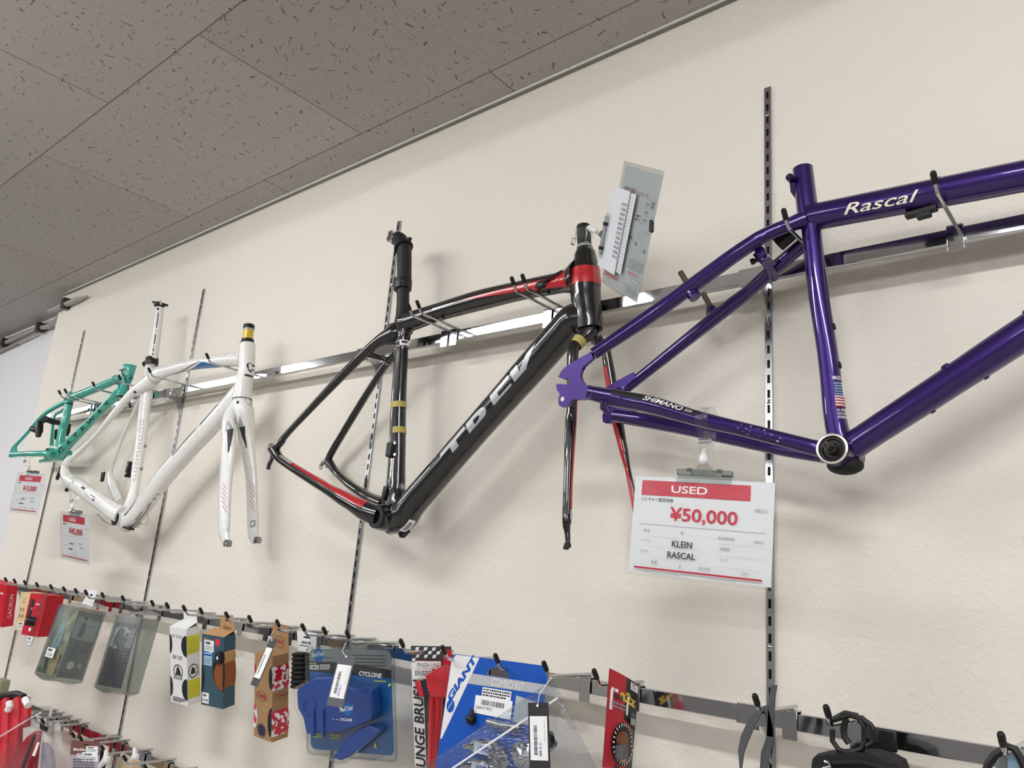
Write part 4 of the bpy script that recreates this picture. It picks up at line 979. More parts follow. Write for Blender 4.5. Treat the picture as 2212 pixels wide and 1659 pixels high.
# ================================================================ TURQUOISE FRAME
YG = -0.112
gf = thing('bicycle_frame', 'turquoise mountain bike frame with black lettering, farthest along the wall', 'bicycle frame', at(115, 985, YG), 'bicycle frames hung on the wall')
tt = Tube([((147, 853), (156, 870)), ((200, 832.5), (209, 848)), ((250, 812), (258, 827)), ((270, 803), (278, 820))], YG)
tube_part('top_tube', gf, tt, 'teal')
hd = Tube([((265.8, 789), (296.6, 791)), ((266.2, 797), (293, 800)), ((266, 812), (288.5, 815)), ((259, 836), (278, 839)), ((252.5, 850), (272, 853)), ((251, 856), (271.5, 858.5))], YG)
def f(mb):
    hd.text(mb, 'JL', 0.42, 0.30, 100, 150, 'ink', bold=0.02)
    hd.band(mb, 0.985, 1.0, 4, 356, 'silver_grey', 0.0006, 2, 24)
tube_part('head_tube', gf, hd, 'teal', f)
mb = MB(); e = hd.C[-1]; d = (hd.C[-1] - hd.C[-7]).normalized(); mb.lathe(e + d * 0.0003, d, [(0, 0.0165), (0.0006, 0.0165)], 'slot_dark', 24); mb.build('head_bore', gf)
dt = Tube([((258, 828), (275, 846)), ((246, 843), (262, 858)), ((200, 893), (214, 905)), ((150, 942), (167, 955)), ((118, 970), (136, 990))], YG)
def f(mb): dt.text(mb, 'G  A  T  E  W  A  Y', 0.93, 0.16, 122, 52, 'ink', bold=0.03, clip=0.375)
tube_part('down_tube', gf, dt, 'teal', f)
st = Tube([((145, 851), (159, 849)), ((144.7, 858), (159, 857)), ((139, 872), (158.5, 873)), ((137, 886), (155, 887)), ((130, 914), (149, 915)), ((125, 928), (144.7, 929)), ((117.5, 968), (139, 969)), ((112, 984), (136, 985))], YG)
def f(mb): st.band(mb, 0.17, 0.20, (20, 60), 150, 'ink', 0.0006, 4, 6)
tube_part('seat_tube', gf, st, 'teal', f)
NG = YG - 0.066
ss = Tube([((142, 860), (145, 876)), ((137, 864), (140, 875)), ((108, 880), (113, 889)), ((85, 899), (91, 905)), ((58, 930), (63, 936)), ((28, 962), (33, 969)), ((26, 968), (31, 975))], [YG - 0.006, YG - 0.012, YG - 0.03, YG - 0.042, YG - 0.054, NG, NG])
tube_part('seat_stay', gf, ss, 'teal')
s2 = Tube([((150, 872), (153, 880)), ((130, 886), (134, 893)), ((118, 893), (122, 899)), ((112, 910), (118, 914)), ((107, 960), (116, 964))], [YG + 0.012, YG + 0.024, YG + 0.03, YG + 0.036, YG + 0.06])
tube_part('seat_stay', gf, s2, 'teal')
cs = Tube([((26, 976), (24, 987.5)), ((60, 974.5), (60, 986.5)), ((98, 973), (98, 987)), ((112, 974), (112, 990))], [NG, YG - 0.055, YG - 0.042, YG - 0.03])
tube_part('chain_stay', gf, cs, 'teal')
c2 = Tube([((86, 993), (89, 1000)), ((110, 984), (112, 999)), ((132, 978), (134, 996)), ((149, 973), (152, 984))], [YG + 0.066, YG + 0.05, YG + 0.034, YG + 0.02])
tube_part('chain_stay', gf, c2, 'teal')
mb = MB(); pts = [at(x, y, NG - 0.003) for x, y in ((33, 962), (28, 966), (21, 974), (23, 977), (27, 977), (26, 982), (18, 985), (19, 988), (28, 988), (36, 984), (34, 976), (33, 970))]
mb.prism(pts, (0, 0.006, 0), 'teal'); mb.build('dropout', gf, smooth=0)
bc = at(100.5, 978, YG - 0.036)
mb = MB(); mb.lathe(bc + Vector((0, 0.0015, 0)), (0, 1, 0), [(0, 0.0200), (0.07, 0.0200)], 'teal', 28, False); mb.build('bottom_bracket_shell', gf)
mb = MB(); mb.lathe(bc, (0, -1, 0), [(0.0006, 0.020), (0.0009, 0.0178), (-0.0006, 0.0172)], 'teal', 28, False); mb.lathe(bc, (0, -1, 0), [(0.0002, 0.0178), (0.0007, 0.0178)], 'slot_dark', 28); mb.build('bracket_bore', gf)
mb = MB()
mb.tube([at(69, 926, YG - 0.06), at(79, 929, YG - 0.06), at(88, 922, YG - 0.058)], [0.010, 0.012, 0.010], 'cap_black', 10); mb.tube([at(86, 914, YG - 0.06), at(85, 930, YG - 0.062), at(82, 943, YG - 0.064)], [0.012, 0.013, 0.009], 'cap_black', 10)
mb.build('brake_arm', gf)
mb = MB(); mb.tube([at(86, 913, YG - 0.055), at(99, 905, YG - 0.04), at(114, 911, YG - 0.01), at(130, 914, YG + 0.02)], [0.009, 0.012, 0.011, 0.008], 'cap_black', 10); mb.build('brake_arm', gf)
mb = MB(); mb.tube([at(149, 918, YG + 0.02), at(147, 932, YG + 0.03), at(144, 942, YG + 0.03)], [0.007, 0.008, 0.004], 'cap_black', 8); mb.build('cable_noodle', gf)
mb = MB(); mb.tube([at(124, 930, YG + 0.03), at(122, 948, YG + 0.04)], [0.010, 0.008], 'cap_black', 10); mb.build('brake_pad', gf)
mb = MB()
mb.tube([at(262, 799, YG - 0.022), at(268, 812, YG - 0.024), at(277, 838, YG - 0.020), at(281, 872, YG - 0.02), at(284, 880, YG - 0.015)], 0.0022, 'cap_black', 8)
mb.tube([at(258, 800, YG - 0.02), at(268, 797, YG - 0.026), at(272, 800, YG - 0.022)], 0.0016, 'cap_black', 8)
mb.tube([at(276, 868, YG - 0.015), at(281, 881, YG - 0.012)], 0.0018, 'cap_black', 8)
mb.build('cable_tie', gf)
mb = MB(); q = tt.P(0.84, 5, 0.0); mb.tube([tt.P(0.83, a, 0.0015) for a in range(0, 361, 30)], 0.0028, 'silver_grey', 8); mb.build('foil_ring', gf)

# ================================================================ PRICE CARDS AND THEIR CLIPS
def camo_mat():
    m = mat('camo_tape', '#c8253a', 0.35, 0.0, 0.6); nt = m.node_tree; b = nt.nodes['Principled BSDF']
    tc = nt.nodes.new('ShaderNodeTexCoord'); n = nt.nodes.new('ShaderNodeTexNoise'); n.inputs['Scale'].default_value = 75; n.inputs['Detail'].default_value = 1.5
    rp = nt.nodes.new('ShaderNodeValToRGB'); rp.color_ramp.interpolation = 'CONSTANT'
    rp.color_ramp.elements[0].color = srgb('#c01f33'); rp.color_ramp.elements[1].position = 0.52; rp.color_ramp.elements[1].color = srgb('#e6e2e2')
    nt.links.new(tc.outputs['Object'], n.inputs['Vector']); nt.links.new(n.outputs[0], rp.inputs[0]); nt.links.new(rp.outputs[0], b.inputs['Base Color'])
camo_mat()
def leafy_mat():
    m = mat('photo_leaves', '#7d9a66', 0.45); nt = m.node_tree; b = nt.nodes['Principled BSDF']
    tc = nt.nodes.new('ShaderNodeTexCoord'); n = nt.nodes.new('ShaderNodeTexNoise'); n.inputs['Scale'].default_value = 38; n.inputs['Detail'].default_value = 3
    rp = nt.nodes.new('ShaderNodeValToRGB'); rp.color_ramp.elements[0].position = 0.35; rp.color_ramp.elements[0].color = srgb('#3f5c33'); rp.color_ramp.elements[1].position = 0.68; rp.color_ramp.elements[1].color = srgb('#cfd6ae')
    nt.links.new(tc.outputs['Object'], n.inputs['Vector']); nt.links.new(n.outputs[0], rp.inputs[0]); nt.links.new(rp.outputs[0], b.inputs['Base Color'])
leafy_mat()
def sheet(mb, mp, W, H, m, th=0.0006, u0=0.0, v0=0.0):
    f = [mp(u0, v0), mp(u0 + W, v0), mp(u0 + W, v0 + H), mp(u0, v0 + H)]; b_ = [mp(u0, v0, -th), mp(u0 + W, v0, -th), mp(u0 + W, v0 + H, -th), mp(u0, v0 + H, -th)]
    mb.add(f + b_, [(0, 1, 2, 3), (7, 6, 5, 4), (0, 4, 5, 1), (1, 5, 6, 2), (2, 6, 7, 3), (3, 7, 4, 0)], m)
def price_card(label, corners, price, lines, small=False):
    """a laminated A5 sheet, 226 x 158 mm"""
    W, H = 0.226, 0.158
    mp = quad_map(*corners, W, H)
    t = thing('price_card', label, 'price card', mp(W / 2, 0))
    mb = MB(); sheet(mb, lambda u, v, l=0: mp(u, v, l - 0.0004), W - 0.012, H - 0.010, 'paper', 0.0004, 0.006, 0.005)
    p = Print(mb, mp)
    p.rect(0.018, H - 0.034, 0.186, H - 0.011, 'red_print')
    p.text('USED', 0.066, H - 0.0285, 0.0115, 'label_white', w=0.056, bold=0.015)
    if not small: p.text('バイチャリ販売価格', 0.018, H - 0.0435, 0.0062, 'ink', w=0.052)
    else: p.scrib(0.018, H - 0.044, 0.05, H - 0.038, 'ink')
    p.text('（税込）', 0.192, H - 0.050, 0.0058, 'ink_grey', w=0.02)
    p.text(price, 0.066, H - 0.074, 0.024, 'red_print', w=0.103, bold=0.02)
    p.rect(0.018, H - 0.0790, 0.210, H - 0.0785, 'ink_grey')
    if not small:
        p.text('年式', 0.026, H - 0.091, 0.005, 'ink_grey'); p.text('年', 0.085, H - 0.091, 0.005, 'ink_grey')
        p.text('新品参考価格', 0.142, H - 0.093, 0.0045, 'ink_grey', w=0.024); p.text('（税込）', 0.194, H - 0.094, 0.0042, 'ink_grey', w=0.014)
        p.rect(0.04, H - 0.0965, 0.084, H - 0.0962, 'ink_faint'); p.rect(0.138, H - 0.099, 0.210, H - 0.0987, 'ink_faint')
        p.text('メーカー', 0.022, H - 0.106, 0.0042, 'ink_grey', w=0.016); p.text(lines[0], 0.073, H - 0.110, 0.0095, 'ink', w=0.031, bold=0.012)
        p.text('BB規格', 0.146, H - 0.108, 0.0045, 'ink_grey', w=0.014)
        p.rect(0.04, H - 0.1125, 0.120, H - 0.1122, 'ink_faint'); p.rect(0.138, H - 0.1155, 0.210, H - 0.1152, 'ink_faint')
        p.text('モデル', 0.024, H - 0.122, 0.0045, 'ink_grey', w=0.013); p.text(lines[1], 0.067, H - 0.1265, 0.0095, 'ink', w=0.043, bold=0.012)
        p.text('サイズ', 0.146, H - 0.124, 0.0045, 'ink_grey', w=0.013)
        p.rect(0.04, H - 0.1295, 0.120, H - 0.1292, 'ink_faint'); p.rect(0.138, H - 0.1325, 0.210, H - 0.1322, 'ink_faint')
        p.text('重量', 0.042, H - 0.1375, 0.0048, 'ink_grey'); p.text('g', 0.086, H - 0.1405, 0.0052, 'ink_grey'); p.text('適応身長', 0.116, H - 0.1395, 0.0048, 'ink_grey', w=0.018); p.text('cm', 0.179, H - 0.1405, 0.0038, 'ink_grey', w=0.009)
        p.scrib(0.03, 0.0056, 0.11, 0.0085, 'ink_faint'); p.scrib(0.13, 0.0056, 0.19, 0.0082, 'ink_faint', seed=8)
    else:
        for u0, u1, d, m_ in ((0.07, 0.10, 0.099, 'ink'), (0.06, 0.105, 0.117, 'ink'), (0.14, 0.17, 0.094, 'ink_faint'), (0.15, 0.175, 0.106, 'ink_faint'), (0.03, 0.045, 0.106, 'ink_faint'), (0.07, 0.085, 0.1325, 'ink_faint'), (0.105, 0.125, 0.1325, 'ink_faint'), (0.17, 0.18, 0.1325, 'ink_grey')):
            p.scrib(u0, H - d - 0.006, u1, H - d, m_, seed=int(d * 1000))
    p.rect(0.016, 0.0115, 0.208, 0.0142, 'red_dark')
    mb.build('printed_sheet', t, smooth=0)
    mb = MB(); sheet(mb, lambda u, v, l=0: mp(u, v, l + 0.0016), W, H - 0.0, 'film', 0.0002); mb.build('laminate', t, smooth=0)
    return t, mp, W, H
def card_clip(label, mp, W, H, stay, y_stay, uc, grip=1.0):
    """clear sprung clip that grips a frame tube, a white ball joint and a clamp bar on the card's top edge"""
    top = mp(uc, H + 0.004); s0 = at(*stay, y_stay)
    t = thing('card_clip', label, 'clip', s0, 'clear clips holding the price cards')
    mb = MB(); w = 0.010
    fr = Vector((0, -1, 0)); sx = Vector((1, 0, 0))
    r_ = 0.0155 * grip; path = []
    for k in range(13):                       # curls over the tube from front-bottom to back-bottom
        a = R(-60 + 300 * k / 12); path.append(s0 + fr * math.cos(a) * r_ + Vector((0, 0, 1)) * math.sin(a) * r_ * 1.05)
    neck = s0 + Vector((0, 0, -0.030 * grip)); path = [neck + fr * 0.006 + Vector((0, 0, -0.012))] + path + [neck - fr * 0.008 + Vector((0, 0, -0.006))]
    vs = []
    for q in path:
        for dx in (-w, w): vs += [q + sx * dx * (0.75 if q.z < s0.z - 0.02 else 1)]
    nq = len(path)
    mb.add(vs, [(2 * i, 2 * i + 1, 2 * i + 3, 2 * i + 2) for i in range(nq - 1)], 'film_thick')
    mb.build('spring_jaw', t)
    mb = MB(); mb.tube([neck + fr * 0.006 + Vector((-0.009, 0, 0.004)), neck + fr * 0.006 + Vector((0.009, 0, 0.004))], 0.0035, 'chrome', 10); mb.build('spring', t)
    bl = neck + fr * 0.006 + (top - neck) * 0.55
    mb = MB(); mb.tube([neck + fr * 0.006 + Vector((0, 0, -0.010)), bl + Vector((0, 0, 0.006))], 0.004, 'white_plastic', 10); mb.ball(bl, 0.0066, 'white_plastic', 14, (1, 1, 1.25)); mb.build('ball_joint', t)
    mb = MB(); mb.prism([bl + Vector((-0.004, 0, -0.004)), bl + Vector((0.004, 0, -0.004)), mp(uc + 0.02, H + 0.002, 0.003), mp(uc - 0.02, H + 0.002, 0.003)], (0, 0.003, 0), 'film_thick'); mb.build('stem_plate', t, smooth=0)
    mb = MB(); L = 0.042
    for l0 in (0.0035, -0.0035):
        sheet(mb, lambda u, v, l=0, l0=l0: mp(u, v, l + l0), 2 * L, 0.021, 'film_thick', 0.0012, uc - L, H - 0.012)
    mb.tube([mp(uc - L, H + 0.004), mp(uc + L, H + 0.004)], 0.0045, 'clear_solid', 10)
    mb.build('clamp_bar', t, smooth=0)
    for du in (-0.023, 0.023):
        g = MB(); g.tube([mp(uc + du - 0.004, H + 0.005), mp(uc + du + 0.004, H + 0.005)], 0.0054, 'chrome', 14); g.build('clamp_ring', t)
    return t
def pnp_corners(rot, c, sc, W=0.226, H=0.158):
    Rm = euler_m(*rot); o = Vector((c[0], c[1], c[2] + ZC))
    return [o + Rm @ (Vector((x * W / 2, 0, z * H / 2)) * sc) for x, z in ((-1, 1), (1, 1), (1, -1), (-1, -1))]
t, mp, W, H = price_card('white laminated price card reading ¥50,000 under the purple frame', pnp_corners((0.9, 2.7, 10.5), (-0.0181, -0.20, 0.0967), 0.908), '¥50,000', ('KLEIN', 'RASCAL'))
card_clip('clear clip hanging the ¥50,000 card from the purple chain stay', mp, W, H, (1527, 908), YK - 0.047, 0.116, 1.2)
t, mp, W, H = price_card('small white price card reading ¥45,000 under the white frame', pnp_corners((13.5, 3.3, 0.6), (-2.0989, -0.19, 0.0417), 0.936), '¥45,000', None, True)
card_clip('clear clip hanging the ¥45,000 card from the white chain stay', mp, W, H, (166, 1049), YW - 0.060, 0.118, 1.75)
t, mp, W, H = price_card('small white price card reading ¥15,000 under the turquoise frame', pnp_corners((1.3, 2.2, 7.4), (-2.5782, -0.19, 0.183), 0.896), '¥15,000', None, True)
card_clip('clear clip hanging the ¥15,000 card from the turquoise chain stay', mp, W, H, (62, 981), YG - 0.055, 0.113, 1.05)

# check sheet in a clear board, clipped to the black steerer
W, H = 0.155, 0.22
cor = [Vector((x, y, z + ZC)) for x, y, z in ((-0.1596, -0.2105, 0.6973), (-0.0521, -0.2674, 0.6167), (-0.1391, -0.1894, 0.4456), (-0.2467, -0.1325, 0.5263))]
mp = quad_map(*cor, W, H)
t = thing('check_sheet_holder', 'tilted clear board holding a white check sheet beside the black head tube', 'sign', mp(W / 2, 0))
mb = MB(); sheet(mb, lambda u, v, l=0: mp(u, v, l + 0.001), W, H, 'film_thick', 0.0026); mb.build('clear_board', t, smooth=0)
mb = MB(); sheet(mb, lambda u, v, l=0: mp(u, v, l - 0.0022), W - 0.008, H - 0.010, 'paper', 0.0004, 0.004, 0.003)
p = Print(mb, lambda u, v, l=0: mp(u, v, l - 0.0020))
p.text('査定用 状態チェックシート', 0.016, H - 0.050, 0.010, 'red_dark', w=0.098)
for i in range(4): p.rect(0.114, H - 0.0505 - i * 0.013, 0.150, H - 0.05 - i * 0.013, 'ink_grey')
for u in (0.114, 0.150): p.rect(u, H - 0.0895, u + 0.0005, H - 0.05, 'ink_grey')
p.text('25', 0.132, H - 0.061, 0.009, 'ink', shear=0.3); p.scrib(0.117, H - 0.06, 0.128, H - 0.055, 'ink_grey'); p.scrib(0.117, H - 0.073, 0.127, H - 0.068, 'ink_grey'); p.scrib(0.117, H - 0.086, 0.129, H - 0.081, 'ink_grey')
for u, v in ((0.106, 0.094), (0.142, 0.088)): p.ring(u, v, 0.0205, 0.0200, 'ink_faint'); p.ring(u, v, 0.016, 0.0156, 'ink_faint'); p.disc(u, v, 0.003, 'ink_grey')
for a, b_ in (((0.106, 0.094), (0.12, 0.12)), ((0.12, 0.12), (0.142, 0.088)), ((0.12, 0.12), (0.148, 0.118)), ((0.086, 0.1), (0.106, 0.094)), ((0.1, 0.132), (0.12, 0.128))):
    du, dv = b_[0] - a[0], b_[1] - a[1]; q = math.hypot(du, dv); nu, nv = -dv / q * 0.0004, du / q * 0.0004
    p.poly([(a[0] + nu, a[1] + nv), (b_[0] + nu, b_[1] + nv), (b_[0] - nu, b_[1] - nv), (a[0] - nu, a[1] - nv)], 'ink_grey')
p.scrib(0.078, 0.098, 0.088, 0.104, 'ink'); p.scrib(0.09, 0.13, 0.102, 0.142, 'ink', 2); p.scrib(0.095, 0.068, 0.150, 0.05, 'ink_grey', 3); p.scrib(0.10, 0.046, 0.150, 0.042, 'red_print')
for i in range(3): p.rect(0.098, 0.006 + i * 0.017, 0.150, 0.0065 + i * 0.017, 'ink_grey')
p.scrib(0.100, 0.009, 0.148, 0.020, 'ink_grey', 2); p.scrib(0.100, 0.026, 0.148, 0.037, 'ink_faint', 2)
p.rect(0.072, 0.012, 0.0725, 0.032, 'ink_grey'); p.rect(0.092, 0.012, 0.0925, 0.032, 'ink_grey'); p.rect(0.072, 0.012, 0.092, 0.0125, 'ink_grey'); p.rect(0.072, 0.032, 0.0925, 0.0325, 'ink_grey')
p.text('buychari', 0.020, 0.016, 0.012, 'red_dark', w=0.047, bold=0.01); p.ring(0.012, 0.022, 0.0028, 0.0048, 'red_dark')
mb.build('printed_sheet', t, smooth=0)
mb = MB()
fold = lambda u, v, l=0: mp(u - 0.020, v + 0.028, l + 0.006)
sheet(mb, fold, 0.080, 0.146, 'paper2', 0.0008); mb.build('folded_paper', t, smooth=0)
mb = MB(); sheet(mb, lambda u, v, l=0: mp(u + 0.034, v + 0.034, l + 0.0035), 0.046, 0.138, 'paper2', 0.0008)
p = Print(mb, lambda u, v, l=0: mp(u + 0.034, v + 0.034, l + 0.0035))
for i in range(22): p.rect(0.028, 0.004 + i * 0.006, 0.046, 0.0046 + i * 0.006, 'ink_grey')
p.scrib(0.004, 0.02, 0.024, 0.12, 'ink_grey', 12); p.rect(0.027, 0.0, 0.0276, 0.138, 'ink_grey')
mb.build('back_slip', t, smooth=0)
mb = MB(); sheet(mb, lambda u, v, l=0: mp(u - 0.012, v + 0.045, l + 0.0105), 0.014, 0.080, 'film_thick', 0.008)
mb.tube([mp(-0.010, 0.05, 0.008), mp(-0.010, 0.12, 0.008)], 0.004, 'clear_solid', 8); mb.build('clamp_bar', t, smooth=0)
for v in (0.062, 0.106):
    g = MB(); g.tube([mp(-0.010, v - 0.003, 0.008), mp(-0.010, v + 0.003, 0.008)], 0.0055, 'cap_black', 10); g.build('clamp_ring', t)
g = MB(); g.box(mp(W - 0.001, H - 0.088, 0.001), (0.004, 0.008, 0.018), 'cap_black'); g.build('binder_clip', t, smooth=0)
# its arm and jaw round the steerer


jaw = STEER[0] + STEER[1] * 0.030
t2 = thing('steerer_clip', 'clear clip gripping the black steerer tube and holding the tilted check sheet', 'clip', jaw)
mb = MB(); vs = []; nq = 20
for k in range(nq + 1):
    a = R(20 + 320 * k / nq)
    for dz in (-0.010, 0.010): vs.append(jaw + Vector((math.cos(a) * 0.0165, math.sin(a) * 0.0165, dz + 0.004 * math.sin(a))))
mb.add(vs, [(2 * i, 2 * i + 1, 2 * i + 3, 2 * i + 2) for i in range(nq)], 'film_thick')
mb.tube([jaw + Vector((-0.014, -0.010, -0.010)), jaw + Vector((-0.016, -0.012, -0.022))], 0.004, 'clear_solid', 8)
mb.tube([jaw + Vector((0.014, -0.010, 0.006)), jaw + Vector((0.020, -0.014, -0.008)), jaw + Vector((0.018, -0.014, -0.026))], 0.004, 'clear_solid', 8)
mb.build('spring_jaw', t2)
e = mp(-0.010, 0.085, 0.006)
mb = MB(); a0 = jaw + Vector((0.018, -0.008, 0.004)); mb.tube([a0, a0.lerp(e, 0.25), a0.lerp(e, 0.55)], [0.006, 0.0055, 0.0045], 'white_plastic', 12); mb.build('ball_joint', t2)
mb = MB(); mb.tube([a0.lerp(e, 0.55), a0.lerp(e, 0.85)], [0.004, 0.007], 'clear_solid', 10); mb.build('stem', t2)

# ================================================================ GOODS ON THE LOWER BAR
def swing_tag(label, rot, c, whd, lab_m, price, string_to, n_bar=30, seed=1, body='tag_grey'):
    """card swing tag on a string, with a white barcode sticker turned on its side"""
    P = Pose(rot, c, whd); t = thing('swing_tag', label, 'tag', P.P(0, 0, -P.h / 2))
    mb = MB(); mp = P.front(); sheet(mb, mp, P.w, P.h, body, 0.0008)
    mb.build('tag_card', t, smooth=0)
    mb = MB(); w0, w1 = P.w * 0.08, P.w * 0.92; v0, v1 = P.h * 0.16, P.h * 0.80
    sm = lambda u, v, l=0: mp(u + w0 + (v / (v1 - v0)) * 0.0, v + v0, l + 0.0006)
    sheet(mb, sm, w1 - w0, v1 - v0, lab_m, 0.0004)
    p = Print(mb, sm); a = w1 - w0; h = v1 - v0
    p.bars(a * 0.22, h * 0.12, a * 0.42, h * 0.78, 'ink', n_bar, False, seed)
    p.text(price, a * 0.52, h * 0.40, a * 0.14, 'royal', rot=-PI / 2, bold=0.01) if price.startswith('O') else None
    p.scrib(a * 0.82, h * 0.4, a * 0.88, h * 0.95, 'ink_faint', 14, seed)
    mb.build('price_sticker', t, smooth=0)
    mb = MB(); e = mp(P.w / 2, P.h - 0.004, 0.002)
    mb.lathe(e, mp.__call__(0, 0, 1) - mp(0, 0, 0), [(0, 0.0022), (0.0008, 0.0018)], 'white_plastic', 12); mb.build('eyelet', t)
    if string_to is not None:
        s0 = Vector(string_to); m_ = s0.lerp(e, 0.5) + Vector((-0.006, -0.004, -0.004))
        mb = MB(); mb.tube([s0, m_, e], 0.0007, 'white_plastic', 6); mb.build('string', t)
    return t, P
def sticker(parent, mp, u0, v0, W, H, seed=1, rows=2, name='price_sticker'):
    mb = MB(); f = lambda u, v, l=0: mp(u + u0, v + v0, l + 0.0005); sheet(mb, f, W, H, 'label_white', 0.0003)
    p = Print(mb, f); p.bars(W * 0.14, H * 0.62, W * 0.64, H * 0.88, 'ink', 22, True, seed); p.scrib(W * 0.08, H * 0.12, W * 0.9, H * 0.5, 'ink_grey', rows, seed)
    return mb.build(name, parent, smooth=0)
def half_disc(p, u, v, r_, ry, m, a0, a1, n=18):
    p.poly([(u, v)] + [(u + r_ * math.cos(R(a0 + (a1 - a0) * k / n)), v + ry * math.sin(R(a0 + (a1 - a0) * k / n))) for k in range(n + 1)], m)
def roll_patch(mb, P, z0, z1, m, x_in=0.0, bulge=0.0025, front=0.0):
    """the side of a tape roll bulging out of a corner window"""
    n = 10; vs = []
    for i in range(n + 1):
        z = z0 + (z1 - z0) * i / n; k = math.sin(PI * i / n) ** 0.5
        for y in (-P.d / 2 - front, -P.d / 2 + P.d * 0.3, P.d * 0.2, P.d / 2 * 0.92): vs.append(P.P(P.w / 2 + 0.0004 + bulge * k, y, z))
    mb.add(vs, [(i * 4 + j, i * 4 + j + 1, i * 4 + j + 5, i * 4 + j + 4) for i in range(n) for j in range(3)], m)

# -- white box of yellow bar tape
P = Pose((13.4, 0.8, 5.7), (-1.4388, -0.1256, -0.2475), (0.0707, 0.1843, 0.0346))
t = thing('tape_box', 'white card box of yellow bar tape with round black windows', 'box', P.P(0, 0, -P.h / 2))
mb = MB(); P.box(mb, 'card_white')
q = [P.P(-P.w / 2, -P.d / 2, P.h / 2), P.P(P.w / 2, -P.d / 2, P.h / 2), P.P(P.w / 2 - 0.004, P.d / 2, P.h / 2 + 0.010), P.P(-P.w / 2 + 0.004, P.d / 2, P.h / 2 + 0.010)]
mb.quad(*q, 'card_white')
p = Print(mb, P.front()); W, H = P.w, P.h
p.text('ART GECKO', 0.009, H - 0.026, 0.008, 'ink', w=0.044, bold=-0.005)
p.text('BAR TAPE', 0.011, H - 0.078, 0.010, 'ink', w=0.040)
p.ring(0.033, H - 0.106, 0.0165, 0.0195, 'ink', 0.85); p.poly([(0.022, H - 0.116), (0.044, H - 0.116), (0.042, H - 0.105), (0.037, H - 0.098), (0.033, H - 0.093), (0.028, H - 0.098), (0.025, H - 0.106)], 'ink'); p.rect(0.014, H - 0.126, 0.05, H - 0.119, 'silver_grey')
for v in (H - 0.042, H - 0.146):
    half_disc(p, 0.0, v, 0.010, 0.024, 'slot_dark', -90, 90); half_disc(p, W, v, 0.022, 0.026, 'slot_dark', 90, 270)
p.scrib(0.010, 0.004, 0.06, 0.016, 'ink', 3)
p = Print(mb, P.right()); D = P.d
p.ring(0.016, H - 0.104, 0.011, 0.013, 'ink', 1.3); p.poly([(0.009, H - 0.111), (0.022, H - 0.111), (0.020, H - 0.099), (0.015, H - 0.094), (0.011, H - 0.1)], 'ink'); p.scrib(0.028, H - 0.12, 0.033, H - 0.09, 'ink_faint', 5)
mb.build('carton', t, smooth=0)
for z in (P.h / 2 - 0.040, P.h / 2 - 0.146):
    mb = MB(); roll_patch(mb, P, z - 0.022, z + 0.022, 'yellow_tape'); mb.build('tape_roll', t)
mb = MB(); f = lambda u, v, l=0: P.P(-0.028 + u, P.d / 2 - 0.001 - l, P.h / 2 - 0.002 + v); sheet(mb, f, 0.056, 0.034, 'card_white', 0.0008)
p = Print(mb, f); p.disc(0.028, 0.026, 0.008, 'slot_dark', 0.0025)
mb.build('header', t, smooth=0)

# -- blue box of brown bar tape
P = Pose((11.9, 0.6, 11.8), (-1.2761, -0.1301, -0.2401), (0.0729, 0.162, 0.0341)); W, H, D = P.w, P.h, P.d
t = thing('tape_box', 'slate blue box of brown bar tape with a kraft header', 'box', P.P(0, 0, -H / 2))
mb = MB(); P.box(mb, 'slate_blue')
mb.quad(P.P(-W / 2, -D / 2, H / 2 + 0.0003), P.P(W / 2, -D / 2, H / 2 + 0.0003), P.P(W / 2 - 0.001, D / 2, H / 2 + 0.008), P.P(-W / 2 + 0.003, D / 2, H / 2 + 0.008), 'kraft_light')
p = Print(mb, P.front())
half_disc(p, W, H - 0.078, 0.036, 0.046, 'slot_dark', 90, 270); half_disc(p, 0, 0.060, 0.011, 0.032, 'slot_dark', -90, 90)
p.disc(0.053, H - 0.014, 0.008, 'red_print', 0.009); p.scrib(0.006, H - 0.012, 0.034, H - 0.007, 'kraft')
mb.build('carton', t, smooth=0)
mb = MB(); f = lambda u, v, l=0: P.P(-W / 2 + 0.022 + u, D / 2 - 0.0005 - l, H / 2 + v); sheet(mb, f, 0.048, 0.036, 'kraft_light', 0.0008)
p = Print(mb, f); p.text('Dixna', 0.010, 0.007, 0.0095, 'ink', w=0.026, shear=0.25, bold=0.01); p.disc(0.024, 0.029, 0.008, 'slot_dark', 0.0022)
mb.build('header', t, smooth=0)
mb = MB(); roll_patch(mb, P, H / 2 - 0.116, H / 2 - 0.058, 'brown_leather', bulge=0.004)
p = Print(mb, P.front()); p.k = 8
half_disc(p, W, H - 0.088, 0.030, 0.034, 'brown_leather', 92, 268)
for k in range(3): p.poly([(W - 0.022 + k * 0.008, H - 0.064), (W - 0.0212 + k * 0.008, H - 0.064), (W - 0.0172 + k * 0.008, H - 0.114), (W - 0.018 + k * 0.008, H - 0.114)], 'post_brown')
mb.build('tape_roll', t)
mb = MB(); e = P.P(W / 2 - 0.013, -D / 2 - 0.0015, H / 2 - 0.047); ax_ = P.R @ Vector((-0.25, -1, 0))
mb.lathe(e, ax_, [(-0.004, 0.0145), (0.003, 0.0145), (0.0045, 0.0125)], 'cap_black', 24)
e2 = e + ax_.normalized() * 0.0047; mb.lathe(e2, ax_, [(0, 0.0045), (0.0003, 0.0045)], 'label_white', 5)
roll_patch(mb, P, H / 2 - 0.060, H / 2 - 0.034, 'kraft_light', bulge=0.003)
mb.build('bar_end_plug', t)
sticker(t, P.front(), 0.008, H - 0.038, 0.032, 0.026, 5)
